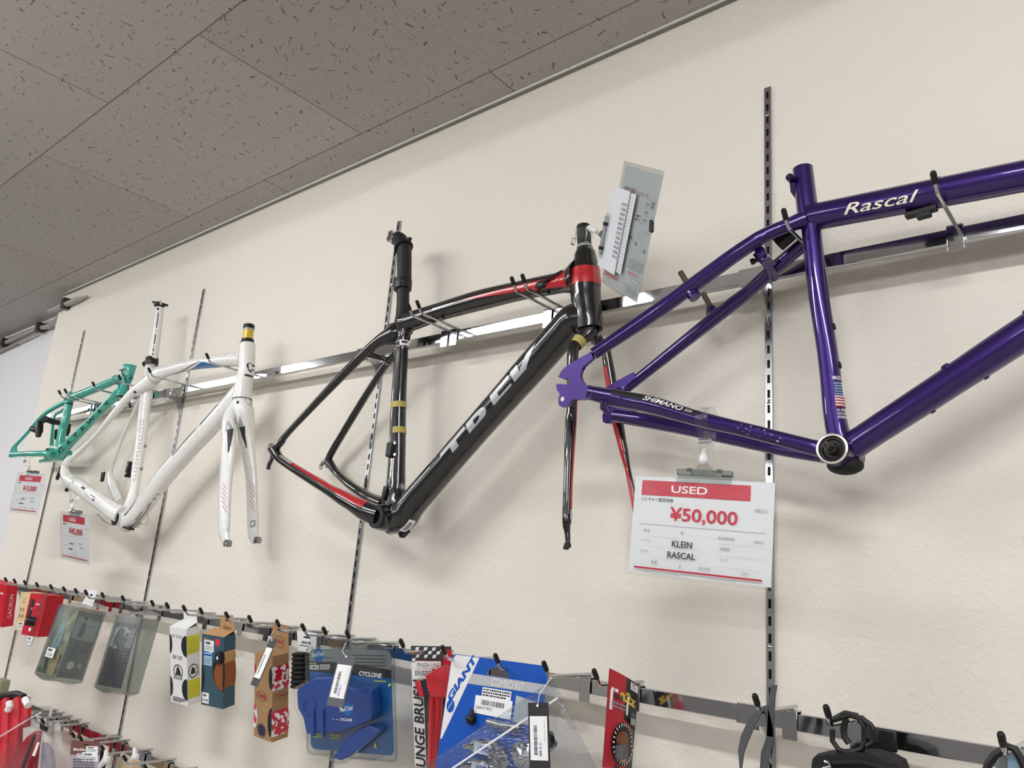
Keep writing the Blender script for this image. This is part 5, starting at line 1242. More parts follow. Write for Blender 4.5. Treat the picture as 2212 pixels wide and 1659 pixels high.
mb = MB(); f = lambda u, v, l=0: P.front()(u + 0.008, v + H - 0.070, l + 0.0003); sheet(mb, f, 0.026, 0.036, 'skyblue', 0.0003)
p = Print(mb, f); p.rect(0.001, 0.022, 0.025, 0.026, 'royal'); p.scrib(0.001, 0.028, 0.024, 0.034, 'blue_paint'); p.scrib(0.002, 0.003, 0.024, 0.018, 'ink_grey', 4); mb.build('blue_sticker', t, smooth=0)
sticker(t, P.front(), 0.004, 0.005, 0.022, 0.024, 9, 1)

# -- kraft box of camouflage bar tape
P = Pose((11.2, 2.3, 1.8), (-1.047, -0.1328, -0.2627), (0.0644, 0.176, 0.0402)); W, H, D = P.w, P.h, P.d
t = thing('tape_box', 'brown kraft box of red and white patterned bar tape with a star burst', 'box', P.P(0, 0, -H / 2))
mb = MB(); P.box(mb, 'kraft')
p = Print(mb, P.front())
half_disc(p, W, H - 0.046, 0.013, 0.026, 'slot_dark', 90, 270); half_disc(p, W, 0.038, 0.015, 0.032, 'slot_dark', 90, 270); half_disc(p, 0, 0.042, 0.012, 0.026, 'camo_tape', -90, 90); half_disc(p, 0, H - 0.045, 0.006, 0.022, 'red_dark', -90, 90)
def oval_mark(p, u, v, r_, ky):
    p.ring(u, v, r_ * 0.93, r_, 'ink', ky); p.text('TNI', u - r_ * 0.62, v - r_ * 0.25, r_ * 0.5, 'red_dark', w=r_ * 1.25, bold=0.03)
oval_mark(p, 0.028, 0.088, 0.019, 0.55)
p.poly([(0.028 + (0.019 if k % 2 else 0.011) * math.cos(2 * PI * k / 28), 0.018 + (0.019 if k % 2 else 0.011) * 0.85 * math.sin(2 * PI * k / 28)) for k in range(28)], 'navy')
p = Print(mb, P.right()); oval_mark(p, 0.022, 0.090, 0.016, 0.5)
mb.build('carton', t, smooth=0)
for z0, z1 in ((H / 2 - 0.072, H / 2 - 0.022), (-H / 2 + 0.010, -H / 2 + 0.062)):
    mb = MB(); roll_patch(mb, P, z0, z1, 'camo_tape', bulge=0.005, front=0.004); mb.build('tape_roll', t)
mb = MB(); f = lambda u, v, l=0: P.P(-0.026 + u, D / 2 - 0.001 - l, H / 2 - 0.002 + v); sheet(mb, f, 0.058, 0.058, 'kraft', 0.0008)
p = Print(mb, f); oval_mark(p, 0.026, 0.020, 0.017, 0.75); p.disc(0.027, 0.045, 0.009, 'slot_dark', 0.0022)
mb.build('header', t, smooth=0)
swing_tag('dark swing tag with white barcode label on the kraft tape box', (-17.1, 0.4, -6.4), (-0.9994, -0.1946, -0.1908), (0.0311, 0.097, 0.001), 'label_white', '', at(592, 1362, -0.176), seed=4, body='charcoal')

# -- black handlebar grips behind the blister pack
gx = HX(643.5, 1348.3)
t = thing('grip_pack', 'black handlebar grips hanging under a white header card behind the blister pack', 'grips', (gx, -0.10, ZC - 0.32))
f = quad_map(at(641.5, 1361, -0.135), at(684, 1368, -0.135), at(682, 1412, -0.13), at(643, 1406, -0.13), 0.05, 0.05)
mb = MB(); sheet(mb, f, 0.05, 0.05, 'card_white', 0.0008); p = Print(mb, f); p.disc(0.026, 0.036, 0.010, 'slot_dark', 0.0025); p.bars(0.012, 0.020, 0.036, 0.026, 'ink', 22); p.scrib(0.008, 0.013, 0.04, 0.017, 'ink'); p.ring(0.030, 0.007, 0.0015, 0.0022, 'ink'); mb.build('header', t, smooth=0)
for x0, yy in ((650, -0.128), (668, -0.100)):
    mb = MB(); a_, b_ = at(x0, 1408, yy), at(x0 - 4, 1488, yy); pts = []; rad = []
    for k in range(25):
        pts.append(a_.lerp(b_, k / 24)); rad.append(0.0165 + (0.0022 if k % 3 else -0.0008) - (0.004 if k in (0, 24) else 0))
    mb.tube(pts, rad, 'black_plastic', 16); mb.build('grip', t)

# -- blue blister pack
P = Pose((7.1, -5.5, 12.6), (-0.8025, -0.1164, -0.2443), (0.2274, 0.2079, 0.002)); W, H = P.w, P.h; mp = P.front()
t = thing('blister_pack', 'clear blister pack with blue chain cleaner on a grey and blue card', 'blister pack', P.P(0, 0, -H / 2))
def rrect(u0, v0, u1, v1, r_, n=5):
    pts = []
    for cx_, cy_, a0 in ((u1 - r_, v1 - r_, 0), (u0 + r_, v1 - r_, 90), (u0 + r_, v0 + r_, 180), (u1 - r_, v0 + r_, 270)):
        for k in range(n + 1): pts.append((cx_ + r_ * math.cos(R(a0 + 90 * k / n)), cy_ + r_ * math.sin(R(a0 + 90 * k / n))))
    return pts
def plate(mb, pts, l0, th, m): mb.prism([mp(u, v, l0) for u, v in pts], mp(0, 0, -th) - mp(0, 0, 0), m)
mb = MB(); plate(mb, rrect(0.011, 0.012, W - 0.012, H - 0.004, 0.012), 0.0, 0.001, 'blister_blue')
p = Print(mb, mp)
p.poly([q for q in rrect(0.011, H - 0.060, W - 0.012, H - 0.004, 0.012) if q[1] > H - 0.03] + [(0.011, H - 0.030), (W - 0.012, H - 0.044)], 'pack_grey')
p.poly([(0.011, H - 0.0285), (0.07, H - 0.0285), (0.125, H - 0.031), (W - 0.012, H - 0.041), (W - 0.012, H - 0.0568), (0.011, H - 0.0470)], 'ink')
p.disc(0.036, H - 0.0165, 0.0135, 'blister_blue'); p.text('ParkTool', 0.018, H - 0.0205, 0.0085, 'label_white', w=0.034, shear=0.3, bold=0.02, rot=0.14)
p.scrib(0.054, H - 0.022, 0.080, H - 0.019, 'ink')
p.scrib(0.012, H - 0.0335, 0.035, H - 0.0305, 'label_white')
p.rect(0.012, H - 0.044, 0.036, H - 0.035, 'label_white'); p.text('CM-5', 0.0145, H - 0.0425, 0.006, 'ink', w=0.019, bold=0.02)
p.scrib(0.039, H - 0.044, 0.066, H - 0.033, 'label_white', 3)
p.text('CYCLONE', 0.138, H - 0.0525, 0.0085, 'label_white', w=0.056, shear=0.2, bold=0.04, rot=-0.07)
for i in range(4): p.rect(0.122, H - 0.0155 - i * 0.0062, 0.205, H - 0.0140 - i * 0.0062, 'charcoal')
p.scrib(0.020, 0.034, 0.050, 0.046, 'yellow_green', 3); p.scrib(0.063, 0.034, 0.090, 0.043, 'yellow_green', 2); p.scrib(0.176, H - 0.064, 0.212, H - 0.060, 'yellow_green', 1)
p.poly([(0.208, H - 0.072), (0.212, H - 0.064), (0.214, H - 0.067), (0.217, H - 0.066), (0.213, H - 0.070)], 'yellow_green'); p.poly([(0.17, 0.024), (0.174, 0.036), (0.178, 0.024)], 'yellow_green')
mb.build('backing_card', t, smooth=0)
body = [(0.006, H - 0.078), (0.055, H - 0.052), (0.095, H - 0.050), (0.150, H - 0.070), (0.190, H - 0.072), (0.192, H - 0.112), (0.186, H - 0.128), (0.120, H - 0.150), (0.030, H - 0.160), (0.022, H - 0.130), (0.008, H - 0.112)]
mb = MB(); plate(mb, body, 0.034, 0.032, 'tool_blue')
p = Print(mb, lambda u, v, l=0: mp(u, v, l + 0.0342)); p.disc(0.136, H - 0.108, 0.011, 'blister_blue'); p.text('ParkTool', 0.117, H - 0.115, 0.0085, 'label_white', w=0.033, shear=0.3, bold=0.02, rot=0.2); p.text('CYCLONE', 0.116, H - 0.130, 0.005, 'label_white', w=0.030, shear=0.2, bold=0.03)
p.rect(0.098, H - 0.1285, 0.103, H - 0.1275, 'label_white'); p.rect(0.107, H - 0.1285, 0.112, H - 0.1275, 'label_white')
mb.build('cleaner_body', t, bevel=0.004)
mb = MB()
mb.lathe(mp(0.038, H - 0.106, 0.033), mp(0, 0, 1) - mp(0, 0, 0), [(0, 0.020), (0.003, 0.019), (0.003, 0.012), (0.0, 0.011)], 'tool_blue', 24)
for u in (0.052, 0.076): mb.box(mp(u, H - 0.136, 0.036), (0.004, 0.005, 0.05), 'tool_blue', P.R)
mb.build('brush_wheel', t)
mb = MB(); plate(mb, [(0.085, 0.006), (0.105, 0.002), (0.128, 0.010), (0.195, 0.055), (0.205, 0.064), (0.178, 0.070), (0.150, 0.062), (0.120, 0.042)], 0.024, 0.020, 'tool_blue'); mb.build('handle', t, bevel=0.004)
mb = MB()
plate(mb, rrect(0.001, 0.001, W - 0.001, H + 0.0, 0.012), 0.0016, 0.0004, 'film_thick')
plate(mb, rrect(0.012, H - 0.002, W * 0.84, H + 0.018, 0.008), 0.0016, 0.0006, 'film_thick')
mb.build('clear_backing', t, smooth=0)
mb = MB()
sh = [(0.0, H - 0.076), (0.055, H - 0.048), (0.098, H - 0.046), (0.152, H - 0.066), (0.196, H - 0.068), (0.198, H - 0.118), (0.216, H - 0.135), (0.214, 0.020), (0.200, 0.012), (0.140, 0.012), (0.128, 0.003), (0.095, 0.0), (0.086, 0.010), (0.022, 0.046), (0.020, 0.075), (0.004, 0.100)]
fr_ = [mp(u, v, 0.040) for u, v in sh]; bk_ = [mp(u, v, 0.002) for u, v in sh]; n = len(sh)
mb.add(fr_ + bk_, [list(range(n))] + [(i, (i + 1) % n, (i + 1) % n + n, i + n) for i in range(n)], 'film'); mb.build('clear_shell', t, smooth=0)
mb = MB(); mb.tube([mp(u, v, 0.0025) for u, v in rrect(0.004, 0.004, W - 0.004, H - 0.001, 0.012)] + [mp(W - 0.004, H - 0.013, 0.0025)], 0.0016, 'film_thick', 6, False); mb.build('blister_rim', t)
swing_tag('grey swing tag marked in blue pen in front of the blue blister pack', (-12.8, -0.1, 15.0), (-0.7481, -0.1903, -0.1939), (0.0381, 0.0921, 0.001), 'label_white', 'O ¥2,500', at(747, 1388, -0.166), seed=6)

# -- red brush on a chequered card
P = Pose((14.6, -4.3, 30.8), (-0.6071, -0.0825, -0.2249), (0.0774, 0.2227, 0.002)); W, H = P.w, P.h; mp = P.front()
t = thing('brush_card', 'red cleaning brush on a black and white chequered card', 'brush', P.P(0, 0, -H / 2))
mb = MB(); sheet(mb, mp, W, H, 'charcoal', 0.001)
p = Print(mb, mp); g = random.Random(5)
p.rect(0, 0, 0.022, H - 0.03, 'label_white')
for i in range(6):
    for j in range(9):
        if (i + j) % 2 == 0 and (j < 7 and i > 2 or j < 2 or i == 5 and j < 8):
            u, v = 0.001 + j * 0.008, H - 0.043 + i * 0.007; p.poly([(u, v), (u + 0.006, v + 0.001), (u + 0.008, v + 0.007), (u + 0.001, v + 0.006)], 'label_white')
p.rect(0.008, H - 0.042, 0.058, H - 0.026, 'red_dark'); p.rect(0.008, H - 0.041, 0.057, H - 0.027, 'label_white'); p.text('FINISH LINE', 0.012, H - 0.039, 0.009, 'ink', w=0.043)
p.rect(0.006, H - 0.060, 0.04, H - 0.042, 'label_white'); p.scrib(0.007, H - 0.054, 0.038, H - 0.044, 'ink', 3); p.rect(0.062, H - 0.055, W, H - 0.005, 'red_box'); p.scrib(0.064, H - 0.055, W - 0.002, H - 0.046, 'label_white')
p.text('GRUNGE BRUSH', 0.0215, -0.034, 0.019, 'ink', w=0.196, bold=0.02, shear=0.15, rot=PI / 2)
mb.build('backing_card', t, smooth=0)
hp = lambda px, py, y: at(px, py, y + 0.018)
mb = MB(); plate_ = [hp(917, 1458, -0.135), hp(956, 1436, -0.13), hp(968, 1466, -0.125), hp(966, 1508, -0.12), hp(925, 1508, -0.13)]
mb.prism(plate_, (0.004, 0.030, 0.0), 'red_plastic'); mb.build('brush_head', t, bevel=0.003)
mb = MB(); mb.prism([hp(894, 1472, -0.135), hp(905, 1469, -0.135), hp(914, 1504, -0.135), hp(905, 1506, -0.135)], (0.002, 0.028, 0), 'red_plastic'); mb.build('brush_head', t, bevel=0.002)
mb = MB()
for i in range(5):
    for j in range(6):
        a_ = hp(903 + j * 2, 1473 + i * 7, -0.130 + 0.004 * (j % 3)); mb.tube([a_, a_ + Vector((0.022, 0.002, 0.003))], 0.0032, 'navy_brush', 6)
o = mb.build('bristles', t); o['kind'] = 'stuff'
mb = MB(); mb.tube([hp(942, 1500, -0.115), hp(940, 1560, -0.108), hp(938, 1620, -0.102), hp(936, 1690, -0.098)], [0.017, 0.0155, 0.0150, 0.014], 'red_plastic', 16, flat=((0, 1, 0), 0.6))
mb.tube([hp(934, 1510, -0.128), hp(931, 1600, -0.12), hp(930, 1690, -0.112)], 0.0028, 'red_box', 8); mb.tube([hp(946, 1510, -0.126), hp(943, 1600, -0.118), hp(941, 1690, -0.11)], 0.0028, 'red_box', 8)
mb.build('brush_handle', t)
mb = MB(); cb = [hp(x, y, -0.142) for x, y in ((890, 1474), (913, 1456), (954, 1433), (971, 1464), (969, 1516), (952, 1530), (946, 1690), (922, 1690), (920, 1530), (902, 1512))]
n = len(cb); bk_ = [q + Vector((0.008, 0.05, 0)) for q in cb]; mb.add(cb + bk_, [list(range(n))] + [(i, (i + 1) % n, (i + 1) % n + n, i + n) for i in range(n)], 'film'); mb.build('clear_shell', t, smooth=0)

# -- blue and white repair kit card
W, H = 0.216, 0.262
TL, TR, BL = at(977, 1411.7, -0.148), at(1186, 1439.6, -0.148), at(950.5, 1592.7, -0.148)
dn = (BL - TL).normalized(); BLx = TL + dn * H; BRx = TR + dn * H
mp = quad_map(TL, TR, BRx, BLx, W, H)
t = thing('kit_card', 'blue and white repair kit card with silver gas cartridges behind the zip bag', 'repair kit', mp(W / 2, 0))
hole = [(0.087, H - 0.0225), (0.093, H - 0.0155), (0.104, H - 0.0130), (0.108, H - 0.0095), (0.118, H - 0.0095), (0.122, H - 0.0130), (0.130, H - 0.0165), (0.137, H - 0.0230), (0.134, H - 0.0270), (0.090, H - 0.0262)]
mb = MB(); out = rrect(0, 0, W, H, 0.010)
pl3 = [[mp(u, v) for u, v in out], [mp(u, v) for u, v in hole]]
tri = tessellate_polygon(pl3); fl_ = pl3[0] + pl3[1]; bkq = [q - mp.n * 0.0008 for q in fl_]; n = len(fl_)
mb.add(fl_, [list(a) for a in tri], 'kit_blue'); mb.add(bkq, [list(a) for a in tri], 'card_white')
no, nh = len(out), len(hole)
mb.add(fl_ + bkq, [(i, (i + 1) % no, (i + 1) % no + n, i + n) for i in range(no)] + [(no + i, no + (i + 1) % nh, no + (i + 1) % nh + n, no + i + n) for i in range(nh)], 'card_white')
p = Print(mb, mp)
p.poly([(0.001, H - 0.012), (0.010, H - 0.001), (0.066, H - 0.001), (0.0045, H - 0.139), (0.001, H - 0.139)], 'card_white')
p.poly([(0.0545, H - 0.0275), (W, H - 0.0275), (W, H - 0.042), (0.0475, H - 0.0445)], 'kit_grey')
p.text('GIANT', 0.0135, H - 0.0785, 0.0135, 'kit_blue', w=0.089, bold=0.05, shear=0.1, rot=R(57))
p.disc(0.0145, H - 0.0845, 0.0095, 'kit_blue', 0.0108); p.poly([(0.0085, H - 0.0950), (0.0120, H - 0.0860), (0.0160, H - 0.0815), (0.0185, H - 0.0745), (0.0148, H - 0.0805), (0.0105, H - 0.0862)], 'card_white')
p.text('COMBO KIT', 0.101, H - 0.0418, 0.0122, 'card_white', w=0.070)
p.rect(0.083, H - 0.061, 0.147, H - 0.046, 'label_white'); p.scrib(0.085, H - 0.060, 0.145, H - 0.047, 'ink', 3)
p.rect(0.070, H - 0.088, 0.152, H - 0.060, 'label_white'); p.bars(0.084, H - 0.0735, 0.136, H - 0.0655, 'ink', 30); p.text('GIANT PRO', 0.074, H - 0.0805, 0.0048, 'ink', w=0.036)
p.poly([(0.158, H - 0.05), (0.20, H - 0.055), (0.20, H - 0.092), (0.158, H - 0.090)], 'kit_grey')
mb.build('backing_card', t, smooth=0)
mb = MB(); mb.ball(mp(0.071, H - 0.098, 0.006), 0.009, 'cap_black', 14); mb.tube([mp(0.071, H - 0.092, 0.006), mp(0.070, H - 0.082, 0.006)], [0.005, 0.003], 'cap_black', 10); mb.build('valve_head', t)
mb = MB(); mb.tube([mp(0.11, H - 0.096, 0.008), mp(0.14, H - 0.098, 0.008), mp(0.180, H - 0.096, 0.008)], [0.005, 0.006, 0.005], 'steel', 12); mb.build('inflator', t)
for v0, s_ in ((H - 0.136, 1), (H - 0.165, 1)):
    mb = MB(); mb.tube([mp(0.072, v0 - 0.004, 0.014), mp(0.086, v0, 0.014), mp(0.098, v0 + 0.002, 0.014), mp(0.150, v0 + 0.006, 0.014)], [0.004, 0.006, 0.0115, 0.0115], 'chrome', 16); mb.build('gas_cartridge', t)
    g = MB(); f = lambda u, v, l=0, v0=v0: mp(0.104 + u, v0 - 0.006 + v, 0.0262 + l); sheet(g, f, 0.036, 0.016, 'card_white', 0.0003); q = Print(g, f); q.text('GIANT', 0.034, 0.013, 0.009, 'kit_blue', w=0.026, bold=0.03, rot=PI); g.build('cartridge_label', t, smooth=0)

# -- clear zip bag hung by its corner
Ax, Lx, Rx, Bx = at(1196, 1466, -0.185), at(850, 1699, -0.20), at(1345, 1775, -0.19), at(1010, 1990, -0.20)
mp = quad_map(Ax, Rx, Bx, Lx, 1.0, 1.0)
t = thing('zip_bag', 'clear zip bag hung by one corner in front of the blue repair kit card', 'bag', (Ax.x, -0.185, ZC - 0.45))
mb = MB(); n = 14; vs = []
for i in range(n + 1):
    for j in range(n + 1):
        a, b_ = i / n, j / n; w_ = math.sin(PI * a) * math.sin(PI * b_) * 0.012 + 0.0022 * math.sin(9 * a + 5 * b_) * math.sin(PI * a)
        vs.append(mp(a, b_, w_))
for i in range(n + 1):
    for j in range(n + 1):
        a, b_ = i / n, j / n; vs.append(mp(a, b_, -math.sin(PI * a) * math.sin(PI * b_) * 0.012))
w = n + 1
fs = [(i * w + j, (i + 1) * w + j, (i + 1) * w + j + 1, i * w + j + 1) for i in range(n) for j in range(n)]
mb.add(vs, fs + [tuple(k + w * w for k in reversed(f_)) for f_ in fs], 'bag_film'); mb.build('clear_film', t)
mb = MB()
for k in range(6): mb.tube([mp(0.012 + k * 0.018, 0.99, 0.0025), mp(0.012 + k * 0.018, 0.01, 0.0025)], 0.0007, 'film_thick', 6)
mb.build('grip_ribs', t)
mb = MB(); mb.tube([mp(0.135, 0.985, 0.004), mp(0.135, 0.01, 0.004)], 0.0016, 'white_plastic', 8, flat=((0, 1, 0), 0.5)); mb.build('zip_seal', t)
for (cx_, cy_, r_, ss_) in ((1180, 1600, 0.016, 3), (1075, 1640, 0.018, 5), (1130, 1630, 0.020, 7)):
    g = random.Random(ss_); c = at(cx_, cy_, -0.178); mb = MB(); n = 12; vs = []
    for i in range(7):
        for k in range(n):
            a, b_ = PI * i / 6, 2 * PI * k / n; q = r_ * g.uniform(0.65, 1.1); vs.append(c + Vector((math.sin(a) * math.cos(b_) * q * 1.3, math.sin(a) * math.sin(b_) * q * 0.35, math.cos(a) * q)))
    mb.add(vs, [(i * n + k, (i + 1) * n + k, (i + 1) * n + (k + 1) % n, i * n + (k + 1) % n) for i in range(6) for k in range(n)], 'chrome'); mb.build('foil_packet', t, smooth=0)
swing_tag('black swing tag priced in blue pen on the clear zip bag', (-3.0, -8.1, 9.2), (-0.2636, -0.206, -0.2075), (0.0342, 0.0918, 0.001), 'label_white', 'O ¥ 880', at(1192, 1462, -0.196), seed=8, body='tag_black')

# -- red and black brake pad card, seen nearly edge on
W, H = 0.082, 0.13
cor = [at(1317, 1443.5, -0.16), at(1379.8, 1481, -0.08), at(1364.5, 1662, -0.11), at(1302, 1658, -0.19)]
mp0 = quad_map(*cor, W, H)
mp = lambda u, v, l=0.0: mp0(u, v, l + 0.004 * math.sin(PI * u / W))
t = thing('pad_card', 'red and black brake pad card turned sideways on its hook', 'brake pads', mp0(W / 2, 0))
mb = MB(); n = 10
for i in range(n):
    u0, u1 = W * i / n, W * (i + 1) / n
    mb.add([mp(u0, 0), mp(u1, 0), mp(u1, H), mp(u0, H), mp(u0, 0, -0.0008), mp(u1, 0, -0.0008), mp(u1, H, -0.0008), mp(u0, H, -0.0008)], [(0, 1, 2, 3), (7, 6, 5, 4)], 'pad_red' if i < 5 else 'cap_black')
p = Print(mb, mp)
p.poly([(0.030, 0.050), (0.041, 0.055), (0.041, 0), (0.026, 0)], 'cap_black')
p.text('a2z', 0.026, H - 0.036, 0.016, 'pad_gold', w=0.048, bold=0.05, rot=-0.06); p.scrib(0.006, H - 0.030, 0.026, H - 0.022, 'label_white', 1)
p.ring(0.044, 0.034, 0.031, 0.033, 'red_box', 1.0); p.disc(0.044, 0.034, 0.031, 'cap_black')
for k in range(26):
    a = 2 * PI * k / 26
    if -0.4 < math.sin(a) * 1.0: pass
    c_, s_ = math.cos(a), math.sin(a); p.poly([(0.044 + 0.025 * c_ - 0.001 * s_, 0.034 + 0.025 * s_ + 0.001 * c_), (0.044 + 0.0295 * c_ - 0.001 * s_, 0.034 + 0.0295 * s_ + 0.001 * c_), (0.044 + 0.0295 * c_ + 0.001 * s_, 0.034 + 0.0295 * s_ - 0.001 * c_), (0.044 + 0.025 * c_ + 0.001 * s_, 0.034 + 0.025 * s_ - 0.001 * c_)], 'label_white')
p.disc(0.042, 0.014, 0.009, 'pad_gold', 0.005)
p.rect(0.055, H - 0.066, 0.078, H - 0.056, 'silver_grey'); p.scrib(0.056, H - 0.054, 0.076, H - 0.049, 'blue_paint'); p.disc(0.058, H - 0.026, 0.006, 'slot_dark', 0.003)
mb.build('backing_card', t, smooth=0)
sticker(t, mp, 0.005, H - 0.054, 0.046, 0.027, 3)
sticker(t, mp, 0.054, H - 0.014, 0.025, 0.011, 7, 1)
mb = MB(); mb.prism([mp(0.032 + 0.011 * math.cos(2 * PI * k / 14), 0.038 + 0.013 * math.sin(2 * PI * k / 14), 0.003) for k in range(14)], mp(0, 0, 0.006) - mp(0, 0, 0), 'copper'); mb.build('brake_pad', t)
mb = MB(); mb.box(mp(0.026, 0.022, 0.010), (0.014, 0.014, 0.018), 'tag_grey'); mb.build('brake_pad', t, bevel=0.002)
mb = MB(); sh = [(0.006, 0.010), (0.052, 0.010), (0.052, 0.052), (0.030, 0.056), (0.006, 0.030)]; a_ = [mp(u, v, 0.018) for u, v in sh]; b_ = [mp(u, v, 0.001) for u, v in sh]; n = len(sh)
mb.add(a_ + b_, [list(range(n))] + [(i, (i + 1) % n, (i + 1) % n + n, i + n) for i in range(n)], 'film'); mb.build('clear_shell', t, smooth=0)

# -- red boxes, beige box and clear strip at the left end of the lower bar
P = Pose((8.0, 3.0, 12.0), (-2.8233, -0.1172, -0.2042), (0.128, 0.145, 0.0385)); W, H, D = P.w, P.h, P.d
t = thing('light_box', 'red carton with white lettering cut off by the left edge of the picture', 'box', P.P(0, 0, -H / 2))
mb = MB(); P.box(mb, 'red_box'); p = Print(mb, P.front()); p.scrib(0.07, H - 0.035, 0.118, H - 0.025, 'label_white'); p.scrib(0.085, 0.022, 0.12, 0.026, 'label_white'); p.scrib(0.08, 0.045, 0.11, 0.085, 'red_print', 4)
p = Print(mb, P.right()); p.text('GACIRON', D * 0.72, 0.030, 0.013, 'label_white', w=0.082, rot=PI / 2, bold=-0.01)
mb.build('carton', t, smooth=0)
mb = MB(); a_ = [P.P(-W / 2, -D / 2, H / 2), P.P(W / 2, -D / 2, H / 2), P.P(W / 2, D / 2, H / 2 + 0.004), P.P(-W / 2, D / 2, H / 2 + 0.004)]; mb.prism(a_, (0, 0, 0.001), 'red_box'); mb.build('lid_flap', t, smooth=0)
P = Pose((2.9, -0.7, 7.6), (-2.4654, -0.1369, -0.2039), (0.0622, 0.1215, 0.050)); W, H, D = P.w, P.h, P.d
t = thing('light_box', 'beige carton with small icons between the two red boxes', 'box', P.P(0, 0, -H / 2))
mb = MB(); P.box(mb, 'beige_box'); p = Print(mb, P.front()); p.scrib(0.02, H - 0.022, 0.044, H - 0.017, 'kraft'); p.scrib(0.022, H - 0.034, 0.040, H - 0.028, 'kraft_dark')
for v in (0.062, 0.042):
    for u in (0.014, 0.032): p.rect(u, v, u + 0.006, v + 0.010, 'kraft_dark')
    p.rect(0.010, v - 0.005, 0.042, v - 0.0045, 'kraft')
mb.build('carton', t, smooth=0)
sticker(t, P.front(), 0.014, 0.005, 0.046, 0.024, 12)
P = Pose((0.4, 1.0, 18.0), (-2.2957, -0.1592, -0.2013), (0.074, 0.1247, 0.0615)); W, H, D = P.w, P.h, P.d
t = thing('light_box', 'smaller red carton with a dark window strip behind the clear hanging strip', 'box', P.P(0, 0, -H / 2))
mb = MB(); P.box(mb, 'red_box'); p = Print(mb, P.front()); p.poly([(0.006, 0.03), (0.024, 0.032), (0.026, H - 0.018), (0.007, H - 0.016)], 'slot_dark'); p.disc(0.021, H - 0.045, 0.004, 'silver_grey'); p.rect(0.012, 0.034, 0.0145, H - 0.02, 'red_dark')
p.scrib(0.036, H - 0.034, 0.062, H - 0.026, 'label_white'); p.disc(0.034, 0.018, 0.006, 'label_white'); p.scrib(0.034, 0.006, 0.056, 0.011, 'red_print'); p.rect(0.034, 0.058, 0.062, 0.0585, 'red_print'); p.rect(0.034, 0.040, 0.062, 0.0405, 'red_print')
mb.build('carton', t, smooth=0)
P = Pose((-5.6, -0.8, 7.7), (-2.2107, -0.205, -0.2044), (0.0312, 0.164, 0.003)); W, H, D = P.w, P.h, P.d
t = thing('light_strip', 'narrow clear strip with a small black light hanging beside the red carton', 'display strip', P.P(0, 0, -H / 2))
mb = MB(); P.box(mb, 'film_thick'); mb.build('clear_strip', t, smooth=0)
mb = MB(); e = P.P(0.0, -0.002, -0.012); mb.lathe(e, P.R @ Vector((-0.45, -1, 0)), [(0, 0.014), (0.022, 0.014), (0.026, 0.012)], 'cap_black', 18); mb.lathe(e + P.R @ Vector((-0.45, -1, 0)).normalized() * 0.0262, P.R @ Vector((-0.45, -1, 0)), [(0, 0.0085), (0.0006, 0.008)], 'chrome', 16); mb.build('bike_light', t)
sticker(t, P.front(), 0.002, 0.003, 0.027, 0.024, 15)

# -- poncho pouches
def pouch(P, mb, m, bulge=0.012, n=8):
    """soft-cornered pouch: a box whose sides swell"""
    W, H, D = P.w, P.h, P.d; vs = []; fs = []
    def grid(fn):
        k = len(vs)
        for i in range(n + 1):
            for j in range(n + 1): vs.append(fn(i / n, j / n))
        for i in range(n):
            for j in range(n): fs.append((k + i * (n + 1) + j, k + (i + 1) * (n + 1) + j, k + (i + 1) * (n + 1) + j + 1, k + i * (n + 1) + j + 1))
    sw = lambda a, b: bulge * math.sin(PI * a) * math.sin(PI * b)
    dip = lambda a: -0.010 * math.sin(PI * a)
    zz = lambda a, b: -H / 2 + H * b + (dip(a) if b < 0.02 else 0)
    grid(lambda a, b: P.P(-W / 2 + W * a, -D / 2 - sw(a, b), zz(a, b))); grid(lambda a, b: P.P(-W / 2 + W * a, D / 2 + sw(a, b) * 0.4, zz(a, b)))
    grid(lambda a, b: P.P(W / 2 + sw(a, b) * 0.8, -D / 2 + D * a, zz(a, b))); grid(lambda a, b: P.P(-W / 2 - sw(a, b) * 0.4, -D / 2 + D * a, zz(a, b)))
    grid(lambda a, b: P.P(-W / 2 + W * a, -D / 2 + D * b, H / 2 + 0.022 * math.sin(PI * (0.15 + 0.7 * a)) * (0.3 + 0.7 * b))); grid(lambda a, b: P.P(-W / 2 + W * a, -D / 2 + D * b, -H / 2 - 0.010 * math.sin(PI * a)))
    mb.add(vs, fs, m)
P = Pose((-8.0, -0.1, 1.6), (-2.0453, -0.160, -0.2597), (0.1376, 0.1966, 0.080)); W, H, D = P.w, P.h, P.d
t = thing('poncho_pack', 'frosted poncho pouch with a green garden photo on its front', 'pouch', P.P(0, 0, -H / 2))
mb = MB(); pouch(P, mb, 'frost'); mb.build('clear_pouch', t)
mb = MB(); fm = lambda u, v, l=0: P.P(u - W / 2 + 0.006, -D / 2 + 0.004 - l - 0.010 * math.sin(PI * u / W) * math.sin(PI * v / H), v - H / 2 + 0.006)
n = 8; w_, h_ = W - 0.012, H - 0.014
mb.add([fm(w_ * i / n, h_ * j / n) for i in range(n + 1) for j in range(n + 1)], [(i * (n + 1) + j, (i + 1) * (n + 1) + j, (i + 1) * (n + 1) + j + 1, i * (n + 1) + j + 1) for i in range(n) for j in range(n)], 'photo_leaves')
p = Print(mb, lambda u, v, l=0: fm(u, v, l * 1.5 + 0.0015))
p.poly([(0.002, h_ - 0.09), (0.028, h_ - 0.09), (0.034, h_ - 0.004), (0.008, h_ - 0.002)], 'photo_blue'); p.poly([(0.045, 0.06), (0.075, 0.05), (0.100, 0.09), (0.092, 0.140), (0.080, 0.155), (0.068, 0.14), (0.06, 0.10)], 'skyblue'); p.disc(0.083, 0.163, 0.008, 'skin', 0.010); p.disc(0.086, 0.168, 0.007, 'post_brown', 0.006)
